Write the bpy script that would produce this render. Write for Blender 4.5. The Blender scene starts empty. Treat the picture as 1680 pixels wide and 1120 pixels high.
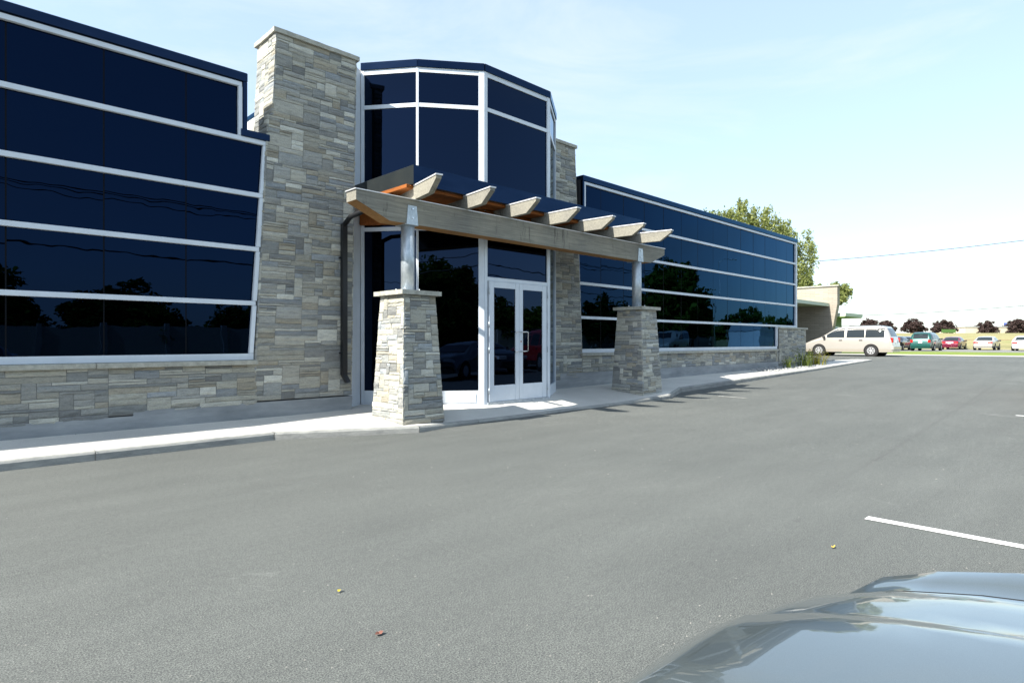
import bpy, math, random
import numpy as np
from mathutils import Vector, Matrix
R = math.radians
sc = bpy.context.scene
col = sc.collection
# ------------------------------------------------------------------ camera, sky, sun, exposure
F_PX = 1000.0                      # focal length in pixels of a 1680 wide frame
YAW = math.atan2(1025.0, F_PX)     # angle between the view axis and the facade direction (+X)
cam_d = bpy.data.cameras.new('camera'); cam = bpy.data.objects.new('camera', cam_d); col.objects.link(cam)
cam_d.sensor_width = 36.0; cam_d.lens = F_PX / 1680 * 36.0
cam_d.clip_start = 0.05; cam_d.clip_end = 3000
cam.location = (0, 0, 1.42)
cam.rotation_euler = (R(90), 0, YAW - R(90))
sc.camera = cam
SUN_DIR = Vector((-1.08, 0.128, 1.0)).normalized()     # towards the sun
EL = math.asin(SUN_DIR.z); AZ = math.atan2(SUN_DIR.x, SUN_DIR.y)
w = bpy.data.worlds.new('World'); sc.world = w; w.use_nodes = True
nt = w.node_tree; nt.nodes.clear()
out = nt.nodes.new('ShaderNodeOutputWorld'); bg = nt.nodes.new('ShaderNodeBackground')
sky = nt.nodes.new('ShaderNodeTexSky'); sky.sky_type = 'NISHITA'; sky.sun_disc = False
sky.sun_elevation = EL; sky.sun_rotation = AZ
sky.air_density = 1.0; sky.dust_density = 0.9; sky.ozone_density = 1.2; sky.altitude = 100
# thin high cloud drawn on the sky itself
tc = nt.nodes.new('ShaderNodeTexCoord'); mp = nt.nodes.new('ShaderNodeMapping'); mp.inputs['Scale'].default_value = (1.2, 1.2, 5.0)
mp.inputs['Rotation'].default_value = (0.1, 0.25, 0.7)
nz = nt.nodes.new('ShaderNodeTexNoise'); nz.inputs['Scale'].default_value = 1.7; nz.inputs['Detail'].default_value = 9; nz.inputs['Roughness'].default_value = .6
nz.inputs['Distortion'].default_value = .8
mr = nt.nodes.new('ShaderNodeMapRange'); mr.inputs[1].default_value = .46; mr.inputs[2].default_value = .72; mr.inputs[3].default_value = 0; mr.inputs[4].default_value = .42
mx = nt.nodes.new('ShaderNodeMix'); mx.data_type = 'RGBA'; mx.inputs['B'].default_value = (2.02, 2.52, 2.85, 1)
nt.links.new(tc.outputs['Generated'], mp.inputs['Vector']); nt.links.new(mp.outputs[0], nz.inputs['Vector'])
mx.inputs['Factor'].default_value = .58
mc_ = nt.nodes.new('ShaderNodeMix'); mc_.data_type = 'RGBA'; mc_.inputs['B'].default_value = (2.9, 3.05, 3.15, 1)
nt.links.new(nz.outputs['Fac'], mr.inputs[0]); nt.links.new(mr.outputs[0], mc_.inputs['Factor'])
nt.links.new(sky.outputs[0], mx.inputs['A']); nt.links.new(mx.outputs['Result'], mc_.inputs['A']); nt.links.new(mc_.outputs['Result'], bg.inputs['Color'])
bg.inputs['Strength'].default_value = 0.15
nt.links.new(bg.outputs[0], out.inputs[0])
sun_d = bpy.data.lights.new('sun', 'SUN'); sun_d.energy = 4.6; sun_d.angle = R(.53); sun_d.color = (1, .95, .86)
sun = bpy.data.objects.new('sun', sun_d); col.objects.link(sun); sun.location = (-20, 2, 30)
sun.rotation_euler = SUN_DIR.to_track_quat('Z', 'Y').to_euler()
sc.view_settings.view_transform = 'Standard'; sc.view_settings.look = 'None'
sc.view_settings.gamma = 1; sc.view_settings.exposure = 1.3
sc.cycles.max_bounces = 8; sc.cycles.transparent_max_bounces = 8

# ------------------------------------------------------------------ helpers
def tag(o, label=None, cat=None, group=None, kind=None):
    if label: o['label'] = label
    if cat: o['category'] = cat
    if group: o['group'] = group
    if kind: o['kind'] = kind
    return o
def empty(name, loc, label, cat, group=None, rz=0):
    o = bpy.data.objects.new(name, None); col.objects.link(o); o.location = loc; o.rotation_euler = (0, 0, rz)
    o.empty_display_size = .3
    return tag(o, label, cat, group)
class MB:
    """collects geometry, links it as one mesh object"""
    def __init__(s): s.v = []; s.f = []; s.c = []; s.mi = []; s.sm = []
    def add(s, vs, fs, c=None, mi=0, smooth=False):
        n = len(s.v); s.v += [tuple(p) for p in vs]
        for f in fs:
            s.f.append(tuple(i + n for i in f)); s.c.append(c or (1, 1, 1, 1)); s.mi.append(mi); s.sm.append(smooth)
        return s
    def box(s, x0, x1, y0, y1, z0, z1, c=None, mi=0):
        v = [(x0,y0,z0),(x1,y0,z0),(x1,y1,z0),(x0,y1,z0),(x0,y0,z1),(x1,y0,z1),(x1,y1,z1),(x0,y1,z1)]
        return s.add(v, [(0,3,2,1),(4,5,6,7),(0,1,5,4),(1,2,6,5),(2,3,7,6),(3,0,4,7)], c, mi)
    def cbox(s, x0, x1, y0, y1, z0, z1, b=.006, c=None, mi=0):
        """box with chamfered edges"""
        v = []
        for z, i in ((z0, b), (z0 + b, 0), (z1 - b, 0), (z1, b)):
            for (x, y) in ((x0+b+i,y0+i),(x1-b-i,y0+i),(x1-i,y0+b+i),(x1-i,y1-b-i),(x1-b-i,y1-i),(x0+b+i,y1-i),(x0+i,y1-b-i),(x0+i,y0+b+i)):
                v.append((x, y, z))
        f = [tuple(range(7, -1, -1)), tuple(range(24, 32))]
        for k in range(3):
            for j in range(8): f.append((k*8+j, k*8+(j+1) % 8, k*8+8+(j+1) % 8, k*8+8+j))
        return s.add(v, f, c, mi)
    def obox(s, a, b, wd, z0, z1, off=0.0, c=None, mi=0):
        """upright box along plan segment a-b, thickness wd to the right-hand side of a->b starting at offset off"""
        ax, ay = a; bx, by = b; L = math.hypot(bx-ax, by-ay); nx, ny = (by-ay)/L, -(bx-ax)/L
        p = [(ax+nx*off, ay+ny*off), (bx+nx*off, by+ny*off), (bx+nx*(off+wd), by+ny*(off+wd)), (ax+nx*(off+wd), ay+ny*(off+wd))]
        v = [(x, y, z0) for x, y in p] + [(x, y, z1) for x, y in p]
        return s.add(v, [(0,1,2,3),(7,6,5,4),(4,5,1,0),(5,6,2,1),(6,7,3,2),(7,4,0,3)], c, mi)
    def prism(s, poly, z0, z1, c=None, mi=0):
        n = len(poly); v = [(x, y, z0) for x, y in poly] + [(x, y, z1) for x, y in poly]
        return s.add(v, [tuple(range(n-1, -1, -1)), tuple(range(n, 2*n))] + [(i, (i+1) % n, n+(i+1) % n, n+i) for i in range(n)], c, mi)
    def extr(s, pts, d, c=None, mi=0):
        """planar polygon extruded by vector d"""
        n = len(pts); v = [tuple(p) for p in pts] + [tuple(Vector(p)+Vector(d)) for p in pts]
        return s.add(v, [tuple(range(n-1, -1, -1)), tuple(range(n, 2*n))] + [(i, (i+1) % n, n+(i+1) % n, n+i) for i in range(n)], c, mi)
    def tube(s, pts, rad, n=8, cap=True, c=None, mi=0, smooth=True):
        pts = [Vector(p) for p in pts]
        if not hasattr(rad, '__len__'): rad = [rad]*len(pts)
        v = []; up = Vector((0, 0, 1))
        for i, p in enumerate(pts):
            t = (pts[min(i+1, len(pts)-1)] - pts[max(i-1, 0)]).normalized()
            a = t.cross(up) if abs(t.z) < .95 else t.cross(Vector((1, 0, 0)))
            a.normalize(); b = t.cross(a)
            for k in range(n):
                q = 2*math.pi*k/n; v.append(p + (a*math.cos(q) + b*math.sin(q))*rad[i])
        f = []
        for i in range(len(pts)-1):
            for k in range(n): f.append((i*n+k, i*n+(k+1) % n, (i+1)*n+(k+1) % n, (i+1)*n+k))
        s.add(v, f, c, mi, smooth)
        if cap:
            m = len(s.v) - len(v)
            for base, rev in ((m, False), (m+(len(pts)-1)*n, True)):
                idx = list(range(base, base+n)); s.f.append(tuple(idx if rev else idx[::-1])); s.c.append(c or (1,1,1,1)); s.mi.append(mi); s.sm.append(False)
        return s
    def grid(s, P, c=None, mi=0, smooth=True):
        """P: rows of points"""
        r = len(P); q = len(P[0]); v = [p for row in P for p in row]
        return s.add(v, [(i*q+j, i*q+j+1, (i+1)*q+j+1, (i+1)*q+j) for i in range(r-1) for j in range(q-1)], c, mi, smooth)
    def build(s, name, mat, parent=None, use_col=False, fix=True):
        me = bpy.data.meshes.new(name); me.from_pydata(s.v, [], s.f)
        for m in (mat if isinstance(mat, (list, tuple)) else [mat]): me.materials.append(m)
        me.polygons.foreach_set('material_index', s.mi); me.polygons.foreach_set('use_smooth', s.sm)
        if use_col:
            ca = me.color_attributes.new('Col', 'FLOAT_COLOR', 'CORNER')
            tot = [len(f) for f in s.f]; arr = np.repeat(np.array(s.c, dtype=np.float32), tot, axis=0)
            ca.data.foreach_set('color', arr.ravel())
        me.update()
        if fix:
            import bmesh
            bm = bmesh.new(); bm.from_mesh(me); bmesh.ops.recalc_face_normals(bm, faces=bm.faces); bm.to_mesh(me); bm.free()
        o = bpy.data.objects.new(name, me); col.objects.link(o)
        if parent:
            o.parent = parent
            p = parent
            wl = Vector((0, 0, 0))
            if getattr(parent, 'world_built', False): pass
        return o
def under(root_world, o):
    """mesh made in world coordinates hung under a root that is not at the origin"""
    o.location = -Vector(root_world); return o
def copy_tree(o, parent=None):
    c = o.copy(); col.objects.link(c)
    if parent: c.parent = parent
    for ch in list(o.children): copy_tree(ch, c)
    return c
def interp(x, K):
    if x <= K[0][0]: return K[0][1]
    for (a, b), (c, d) in zip(K, K[1:]):
        if x <= c: return b + (d-b)*(x-a)/(c-a)
    return K[-1][1]

# ------------------------------------------------------------------ materials
def mat(name, color=(.5,.5,.5), rough=.5, metal=0, ior=1.5, spec=None, tint=None, coat=0):
    m = bpy.data.materials.new(name); m.use_nodes = True; b = m.node_tree.nodes['Principled BSDF']
    b.inputs['Base Color'].default_value = (*color, 1); b.inputs['Roughness'].default_value = rough
    b.inputs['Metallic'].default_value = metal; b.inputs['IOR'].default_value = ior
    if spec is not None: b.inputs['Specular IOR Level'].default_value = spec
    if tint: b.inputs['Specular Tint'].default_value = (*tint, 1)
    if coat: b.inputs['Coat Weight'].default_value = coat; b.inputs['Coat Roughness'].default_value = .03
    return m
def N(m, t, **k):
    n = m.node_tree.nodes.new(t)
    for a, v in k.items():
        if a in n.inputs: n.inputs[a].default_value = v
        else: setattr(n, a, v)
    return n
def L(m, a, b): m.node_tree.links.new(a, b)
def bsdf(m): return m.node_tree.nodes['Principled BSDF']
def noise(m, scale, detail=4, rough=.55, vec=None, scl=None, coord='Object', dist=0):
    n = N(m, 'ShaderNodeTexNoise'); n.inputs['Scale'].default_value = scale; n.inputs['Detail'].default_value = detail; n.inputs['Roughness'].default_value = rough
    n.inputs['Distortion'].default_value = dist
    if vec is None:
        t = N(m, 'ShaderNodeTexCoord'); vec = t.outputs[coord]
    if scl:
        mpn = N(m, 'ShaderNodeMapping'); mpn.inputs['Scale'].default_value = scl; L(m, vec, mpn.inputs['Vector']); vec = mpn.outputs[0]
    L(m, vec, n.inputs['Vector']); return n.outputs['Fac']
def ramp(m, fac, stops):
    r = N(m, 'ShaderNodeValToRGB'); e = r.color_ramp.elements
    while len(e) < len(stops): e.new(.5)
    for i, (p, c) in enumerate(stops):
        e[i].position = p; e[i].color = (*c, 1) if len(c) == 3 else c
    L(m, fac, r.inputs[0]); return r.outputs[0]
def mixc(m, a, b, fac, mode='MIX'):
    n = N(m, 'ShaderNodeMix'); n.data_type = 'RGBA'; n.blend_type = mode
    for s_, v in (('A', a), ('B', b), ('Factor', fac)):
        if hasattr(v, 'links') or hasattr(v, 'is_linked'): L(m, v, n.inputs[s_])
        elif s_ == 'Factor': n.inputs['Factor'].default_value = v
        else: n.inputs[s_].default_value = (*v, 1)
    return n.outputs['Result']
def rng(m, fac, a, b, c, d):
    n = N(m, 'ShaderNodeMapRange')
    for i, v in enumerate((a, b, c, d)): n.inputs[i+1].default_value = v
    L(m, fac, n.inputs[0]); return n.outputs[0]
def bump(m, h, strength, dist=.02, normal=None):
    n = N(m, 'ShaderNodeBump'); n.inputs['Strength'].default_value = strength; n.inputs['Distance'].default_value = dist
    L(m, h, n.inputs['Height'])
    if normal: L(m, normal, n.inputs['Normal'])
    L(m, n.outputs[0], bsdf(m).inputs['Normal']); return n.outputs[0]
def base(m, c): L(m, c, bsdf(m).inputs['Base Color'])

# asphalt: worn grey, aggregate speckle, long faint streaks, a dark paving seam
M_asph = mat('asphalt', (.12,.12,.12), .88, spec=.3)
big = noise(M_asph, .22, 5, .6); mid = noise(M_asph, 1.3, 6, .65, scl=(.5, 1.4, 1)); st = noise(M_asph, 1.0, 5, .6, scl=(.18, 2.2, 1))
fine = noise(M_asph, 130, 4, .8); spk = noise(M_asph, 110, 2, .7)
c = ramp(M_asph, big, [(.3, (.090,.097,.094)), (.7, (.113,.120,.115))])
c = mixc(M_asph, c, ramp(M_asph, mid, [(.3, (.89,.89,.89)), (.7, (1.08,1.08,1.07))]), .8, 'MULTIPLY')
c = mixc(M_asph, c, ramp(M_asph, st, [(.35, (.93,.93,.93)), (.65, (1.05,1.05,1.05))]), .7, 'MULTIPLY')
c = mixc(M_asph, c, ramp(M_asph, noise(M_asph, 22, 6, .8), [(.38, (.84,.84,.85)), (.62, (1.14,1.14,1.12))]), .8, 'MULTIPLY')
c = mixc(M_asph, c, ramp(M_asph, fine, [(.40, (.35,.36,.37)), (.5, (1,1,1)), (.60, (1.8,1.76,1.7))]), .9, 'MULTIPLY')
dust = rng(M_asph, noise(M_asph, .9, 9, .75, dist=.6), .63, .74, 0, .35)
c = mixc(M_asph, c, (.30,.31,.29), dust)
stn = rng(M_asph, noise(M_asph, .55, 8, .75, dist=.4), .56, .66, 0, .28); c = mixc(M_asph, c, (.075,.078,.075), stn)
spots = rng(M_asph, noise(M_asph, 3.3, 3, .5), .72, .77, 0, .35); c = mixc(M_asph, c, (.06,.06,.06), spots)
scf = rng(M_asph, noise(M_asph, 1.7, 6, .8, scl=(1.6,.35,1), dist=1.5), .66, .72, 0, .35); c = mixc(M_asph, c, (.30,.30,.28), scf)
chips = rng(M_asph, spk, .74, .78, 0, .7); c = mixc(M_asph, c, (.42,.42,.38), chips)
# seam
tcn = N(M_asph, 'ShaderNodeTexCoord'); sx = N(M_asph, 'ShaderNodeSeparateXYZ'); L(M_asph, tcn.outputs['Object'], sx.inputs[0])
def mth(m, op, a, b=None, cl=False):
    n = N(m, 'ShaderNodeMath'); n.operation = op; n.use_clamp = cl
    for i, v in enumerate((a, b)):
        if v is None: continue
        if hasattr(v, 'is_linked'): L(m, v, n.inputs[i])
        else: n.inputs[i].default_value = v
    return n.outputs[0]
lin = mth(M_asph, 'SUBTRACT', sx.outputs['Y'], mth(M_asph, 'ADD', mth(M_asph, 'MULTIPLY', sx.outputs['X'], .043), 1.83))
lin = mth(M_asph, 'ADD', lin, mth(M_asph, 'MULTIPLY', noise(M_asph, 2.5, 4), .08))
ab = mth(M_asph, 'ABSOLUTE', mth(M_asph, 'SUBTRACT', lin, .04))
sm = mth(M_asph, 'MULTIPLY', rng(M_asph, ab, .0, .05, .30, 0), rng(M_asph, sx.outputs['X'], 5.5, 8, 0, 1))
c = mixc(M_asph, c, (.07,.07,.07), sm)
base(M_asph, c); bump(M_asph, fine, .35, .004)

M_conc = mat('walk_concrete', (.5,.49,.45), .85, spec=.3)
c = ramp(M_conc, noise(M_conc, .8, 6, .6), [(.3, (.47,.46,.43)), (.7, (.60,.59,.55))])
c = mixc(M_conc, c, ramp(M_conc, noise(M_conc, 60, 3, .7), [(.35, (.8,.8,.8)), (.65, (1.1,1.1,1.1))]), .6, 'MULTIPLY')
base(M_conc, c); bump(M_conc, noise(M_conc, 120, 3), .3, .003)
M_curb = mat('curb_concrete', (.3,.3,.28), .9, spec=.25)
c = ramp(M_curb, noise(M_curb, 5, 6, .7, scl=(.6, 1, 2)), [(.3, (.19,.195,.19)), (.7, (.36,.36,.335))]); base(M_curb, c); bump(M_curb, noise(M_curb, 40, 4), .5, .008)
M_found = mat('foundation_concrete', (.3,.32,.33), .85, spec=.3)
c = ramp(M_found, noise(M_found, 1.6, 6, .65, scl=(.6, 1, 2.5)), [(.3, (.20,.215,.225)), (.5, (.27,.285,.295)), (.72, (.37,.385,.39))]); base(M_found, c); bump(M_found, noise(M_found, 30, 4), .25, .004)
# stone: per stone colour (attribute) with strata, pits and stains
M_stone = mat('ledge_stone', (.4,.4,.35), .9, spec=.25)
at = N(M_stone, 'ShaderNodeAttribute'); at.attribute_name = 'Col'
g = N(M_stone, 'ShaderNodeNewGeometry')
s1 = noise(M_stone, 5, 6, .7, vec=g.outputs['Position'], scl=(1, 1, 5)); s2 = noise(M_stone, 38, 5, .75, vec=g.outputs['Position'], scl=(1, 1, 1.6))
c = mixc(M_stone, at.outputs['Color'], ramp(M_stone, s1, [(.28, (.62,.64,.66)), (.5, (1,1,1)), (.72, (1.22,1.2,1.12))]), .85, 'MULTIPLY')
c = mixc(M_stone, c, ramp(M_stone, s2, [(.3, (.72,.72,.70)), (.6, (1.08,1.08,1.08))]), .7, 'MULTIPLY')
c = mixc(M_stone, c, (.30,.24,.16), rng(M_stone, noise(M_stone, 2.3, 5, .7, vec=g.outputs['Position']), .62, .74, 0, .35))
base(M_stone, c)
hh = mth(M_stone, 'ADD', mth(M_stone, 'MULTIPLY', s1, .6), mth(M_stone, 'MULTIPLY', s2, .5)); bump(M_stone, hh, .8, .03)
M_mortar = mat('mortar', (.18,.18,.17), .95, spec=.1)
M_cap = mat('stone_cap', (.42,.41,.36), .85, spec=.3)
c = ramp(M_cap, noise(M_cap, 9, 6, .7, coord='Object'), [(.3, (.28,.28,.24)), (.7, (.50,.49,.43))]); base(M_cap, c); bump(M_cap, noise(M_cap, 45, 5, .7), .8, .02)
# tinted mirror glass, slightly wavy
def glassmat(name, ior, tint, wav, spec=.5, basec=(.002,.003,.005)):
    m = mat(name, basec, .0, metal=1, tint=tint)
    g = N(m, 'ShaderNodeNewGeometry')
    a = noise(m, 1.1, 1, .4, vec=g.outputs['Position'], scl=(1, 1, .5)); b = noise(m, 4.0, 1, .3, vec=g.outputs['Position'])
    bump(m, mth(m, 'ADD', a, mth(m, 'MULTIPLY', b, .12)), wav, .02)
    return m
M_glass = glassmat('tinted_glass', 1.55, (.60,.78,1.0), .22, basec=(.0036,.0092,.025))
M_glass2 = glassmat('entrance_glass', 1.6, (.68,.84,1.0), .20, basec=(.0095,.0170,.036))
M_frame = mat('aluminium_frame', (.66,.68,.70), .42, spec=.5)
base(M_frame, ramp(M_frame, noise(M_frame, 3, 4), [(.3, (.56,.61,.67)), (.7, (.64,.69,.75))]))
M_joint = mat('black_joint', (.004,.005,.008), .6, spec=.1)
M_navy = mat('navy_flashing', (.020,.026,.045), .22, metal=1, tint=(.62,.82,1))
base(M_navy, ramp(M_navy, noise(M_navy, 2, 5, .6, scl=(1,1,3)), [(.3, (.010,.020,.045)), (.7, (.014,.026,.056))]))
M_canopy = mat('dark_roof_flashing', (.04,.045,.05), .30, spec=.4)
base(M_canopy, ramp(M_canopy, noise(M_canopy, 3, 5, .6), [(.3, (.014,.018,.020)), (.7, (.022,.026,.026))]))
M_flash = mat('galvanised_flashing', (.62,.63,.64), .4, metal=.3)
M_roof = mat('roof_gravel', (.2,.2,.2), .9)
M_core = mat('dark_core', (.015,.016,.02), .8)
M_black = mat('black_metal', (.008,.009,.011), .45)
M_steel = mat('galvanised_steel', (.45,.50,.54), .42, metal=.55)
base(M_steel, ramp(M_steel, noise(M_steel, 14, 5, .7, scl=(1,1,.6)), [(.3, (.36,.41,.45)), (.5, (.46,.51,.55)), (.7, (.60,.64,.67))]))
M_chrome = mat('brushed_steel', (.7,.7,.7), .18, metal=1)
def wood(name, lo, hi, crack=True, scl=(.6, 14, 14)):
    m = mat(name, hi, .75, spec=.25)
    a = noise(m, 3.0, 7, .7, scl=scl); b = noise(m, 1.1, 5, .65)
    c = ramp(m, a, [(.28, lo), (.72, hi)])
    c = mixc(m, c, ramp(m, b, [(.3, (.72,.72,.74)), (.7, (1.15,1.12,1.05))]), .8, 'MULTIPLY')
    if crack:
        k = rng(m, noise(m, 2.2, 6, .75, scl=(2.6, 1, .35)), .59, .66, 0, .7); c = mixc(m, c, (.05,.045,.04), k)
    base(m, c); bump(m, a, .5, .01); return m
M_wood = wood('weathered_timber', (.155,.15,.13), (.32,.31,.265))
M_cedar = wood('cedar_board', (.15,.045,.009), (.34,.11,.022), False, (14, .6, 14))
M_under = wood('unweathered_timber', (.22,.11,.04), (.42,.24,.10), False)
M_white = mat('line_paint', (.78,.78,.76), .8)
base(M_white, ramp(M_white, noise(M_white, 30, 5, .8), [(.3, (.55,.56,.54)), (.55, (.8,.8,.78))]))

# ------------------------------------------------------------------ ground
ASPH = [(-300,-.02),(-20,0),(8,0),(12,.055),(16,.115),(25,.29),(33,.44),(40,.555),(46,.56),(60,.52),(300,.5)]
WALK = [(-60,.15),(4.5,.175),(8,.225),(12.5,.265),(25,.40),(34,.54)]
def za(u): return interp(u, ASPH)
EDGE = [(-40,8.70),(3.68,8.69),(5.6,7.82),(6.3,7.97),(7.2,8.04),(9.7,8.03),(10.9,7.84),(12.75,7.72),(14.3,8.34),(25.2,8.72),(34,9.2)]
EDGEZ = [(-40,.10),(3.68,.11),(5.6,.10),(6.3,.07),(7.2,.045),(9.7,.05),(10.9,.09),(12.75,.165),(14.3,.22),(25.2,.375),(34,.52)]
def zw(u, v):
    e = interp(u, EDGE); t = min(1, max(0, (v-e)/max(1.0, 9.0-e))); return interp(u, EDGEZ)*(1-t) + interp(u, WALK)*t
us = [-300,-150,-60,-30,-10,0,4,8,9,10,11,12,13,14,15,16,18,20,22,24,26,28,30,33,36,40,43,46,60,100,180,300,600,1500]
vs = [-1500,-400,-120,-60,-30,-12,-5,0,5,10,15,20,30,60,120,400,1500]
g0 = MB(); g0.grid([[(u, v, za(u)-.03) for v in vs] for u in us], smooth=True)
M_grass = mat('grass_ground', (.10,.14,.03), .9, spec=.1)
c = ramp(M_grass, noise(M_grass, .25, 7, .7), [(.3, (.17,.20,.055)), (.5, (.22,.22,.09)), (.7, (.12,.19,.035))])
c = mixc(M_grass, c, ramp(M_grass, noise(M_grass, 6, 6, .8), [(.3, (.6,.6,.55)), (.7, (1.2,1.2,1.1))]), .8, 'MULTIPLY'); base(M_grass, c)
tag(g0.build('ground', M_grass), kind='structure', label='grassy ground around the car park')
g1 = MB()
ua = [u for u in us if -60 <= u <= 43] + [45.0]
g1.grid([[(u, v, za(u)) for v in (-17,-12,-8,-4,0,2,4,6,8,10,14,18,24)] for u in ua], smooth=True)
tag(g1.build('car_park', M_asph), kind='structure', label='worn grey asphalt car park')
g2 = MB()   # neighbouring lot beyond the grass strip
g2.grid([[(u, v, za(u)+.01) for v in (-60,-20,0,20,60)] for u in (63,70,80,84)], smooth=True)
M_asph2 = mat('far_asphalt', (.2,.2,.19), .9, spec=.2); base(M_asph2, ramp(M_asph2, noise(M_asph2, 2, 5), [(.3,(.17,.17,.16)),(.7,(.23,.23,.21))]))
tag(g2.build('far_car_park', M_asph2), kind='structure', label='second car park beyond the grass strip')
g3 = MB(); g3.grid([[(u, v, za(u)+.012+.02*math.sin(v*.7)*(u > 46)) for v in range(-60, 62, 4)] for u in (45.0, 50, 56, 63)], smooth=True)
M_lawn = mat('lawn', (.10,.2,.03), .9, spec=.1)
c = ramp(M_lawn, noise(M_lawn, 1.2, 7, .75), [(.3, (.13,.18,.035)), (.7, (.21,.26,.06))]); base(M_lawn, c)
tag(g3.build('grass_strip', M_lawn), kind='structure', label='bright green grass strip between the car parks')
kb = MB(); kb.box(44.85, 45.1, -60, 60, .3, .60); M_kerb2 = mat('pale_kerb', (.5,.49,.44), .9)
tag(kb.build('far_kerb', M_kerb2), kind='structure', label='pale kerb at the far edge of the asphalt')
# berm
def berm_h(u, v):
    t = min(1, max(0, (u-86)/14.0)); t = t*t*(3-2*t); return .5 + t*(1.72 + .012*(v)) + .12*math.sin(v*.11) + .05*math.sin(v*.37+u)
b = MB(); uu = [84,86,88,90,92,94,96,98,100,103,108,120,150,220,330]; 
b.grid([[(u, v, berm_h(u, v) - (.4 if u < 85 else 0) - max(0, u-103)*.004) for v in range(-160, 200, 6)] for u in uu], smooth=True)
M_berm = mat('dry_grass', (.3,.28,.14), .95, spec=.1)
c = ramp(M_berm, noise(M_berm, .22, 8, .75, scl=(1.4,.5,1)), [(.3, (.17,.17,.075)), (.55, (.27,.245,.13)), (.75, (.15,.18,.06))]); base(M_berm, c); bump(M_berm, noise(M_berm, 3, 6), .6, .2)
tag(b.build('berm', M_berm), kind='structure', label='low grassy berm of dry grass behind the parked cars')

# sidewalk with curb (bump-out under the pergola) -----------------------------------------
def edge_v(u): return interp(u, EDGE)
samples = sorted(set([-40,-20,-10,-5,-2,0,1,2,3,3.68,4.5,5.1,5.6,5.9,6.3,6.7,7.2,8,9,9.7,10.3,10.9,11.8,12.75,13.5,14.3,16,18,20,22,24,25.2,26.4]))
w1 = MB()
w1.grid([[(u, edge_v(u)+.045+ (10.08-edge_v(u)-.045)*t, zw(u, edge_v(u)+.045+(10.08-edge_v(u)-.045)*t)) for t in (0,.15,.3,.45,.6,.8,1)] for u in samples], smooth=True)
# strip past the building
w1.grid([[(u, edge_v(u)+.045+(1.5)*t*(1 if u < 34 else .4), zw(u, edge_v(u)+.045)) for t in (0,.5,1)] for u in (26.4,28,30,32,34)], smooth=True)
w1.grid([[(u, 12.0-(12.0-10.08)*t if False else 10.08+t*1.2, zw(u, 10)) for t in (0,1)] for u in (5.6,7,9,11,12.4)], smooth=True)
o = w1.build('sidewalk', M_conc); tag(o, kind='structure', label='pale concrete sidewalk along the facade')
ct = MB()
P = []
for u in samples + [28,30,32,34]:
    e = edge_v(u); zt = zw(u, e); zb = za(u) - .05
    P.append([(u, e-.012, zb), (u, e-.008, zt-.03), (u, e+.01, zt-.006), (u, e+.022, zt-.001), (u, e+.05, zw(u, e+.05)+.0015)])
ct.grid(P, smooth=False)
u = 34.0; e = edge_v(u); ct.add([(u, e-.012, .3), (u, e+1.0, .3), (u, e+1.0, zw(u,e)), (u, e-.008, zw(u,e))], [(0,1,2,3)])
tag(ct.build('curb', M_curb), kind='structure', label='concrete curb along the sidewalk edge')
jt = MB()
for u in [-6,-4.1,-2.2,-.3,1.52,3.68,5.6,7.0,8.8,10.6,12.4,14.3,16.2,18.1,20,22,24,26]:
    e = edge_v(u); v0 = e-.016
    jt.add([(u-.005, v0, zw(u,e)-.12), (u+.005, v0, zw(u,e)-.12), (u+.005, v0, zw(u,e)-.01), (u-.005, v0, zw(u,e)+.003)], [(0,1,2,3)])
    jt.add([(u-.004, v0, zw(u,e)+.006), (u+.004, v0, zw(u,e)+.006), (u+.004, 10.0, zw(u,10)+.004), (u-.004, 10.0, zw(u,10)+.004)], [(0,1,2,3)])
M_jt = mat('dark_joint', (.16,.155,.14), .95)  # joint strips, one even tone darker than the slabs
tag(jt.build('sidewalk_joints', M_jt), kind='structure', label='tooled joints in the sidewalk')

# painted bay lines
for i, (u, lab) in enumerate(((5.47, 'white painted bay line in the near asphalt, right foreground'), (14.15, 'short white painted bay line at the right edge, farther off'))):
    pl = MB(); n = 16
    pl.grid([[(u+s*.05+random.uniform(-.003,.003), 1.52-4.4*k/n, za(u)+.005) for s in (-1,1)] for k in range(n+1)], smooth=False)
    tag(pl.build('parking_line', M_white), kind='structure', label=lab)
# worn remains of paint near the curb
pl = MB(); pl.grid([[(13.95+s*.05, 7.1-.7*k, za(14)+.006) for s in (-1,1)] for k in range(2)], smooth=False)
M_worn = mat('worn_paint', (.4,.4,.38), .9); base(M_worn, ramp(M_worn, noise(M_worn, 14, 5, .8), [(.4,(.17,.17,.16)),(.6,(.5,.5,.47))]))
tag(pl.build('parking_line', M_worn), kind='structure', label='faded remains of a painted line near the curb')

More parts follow.
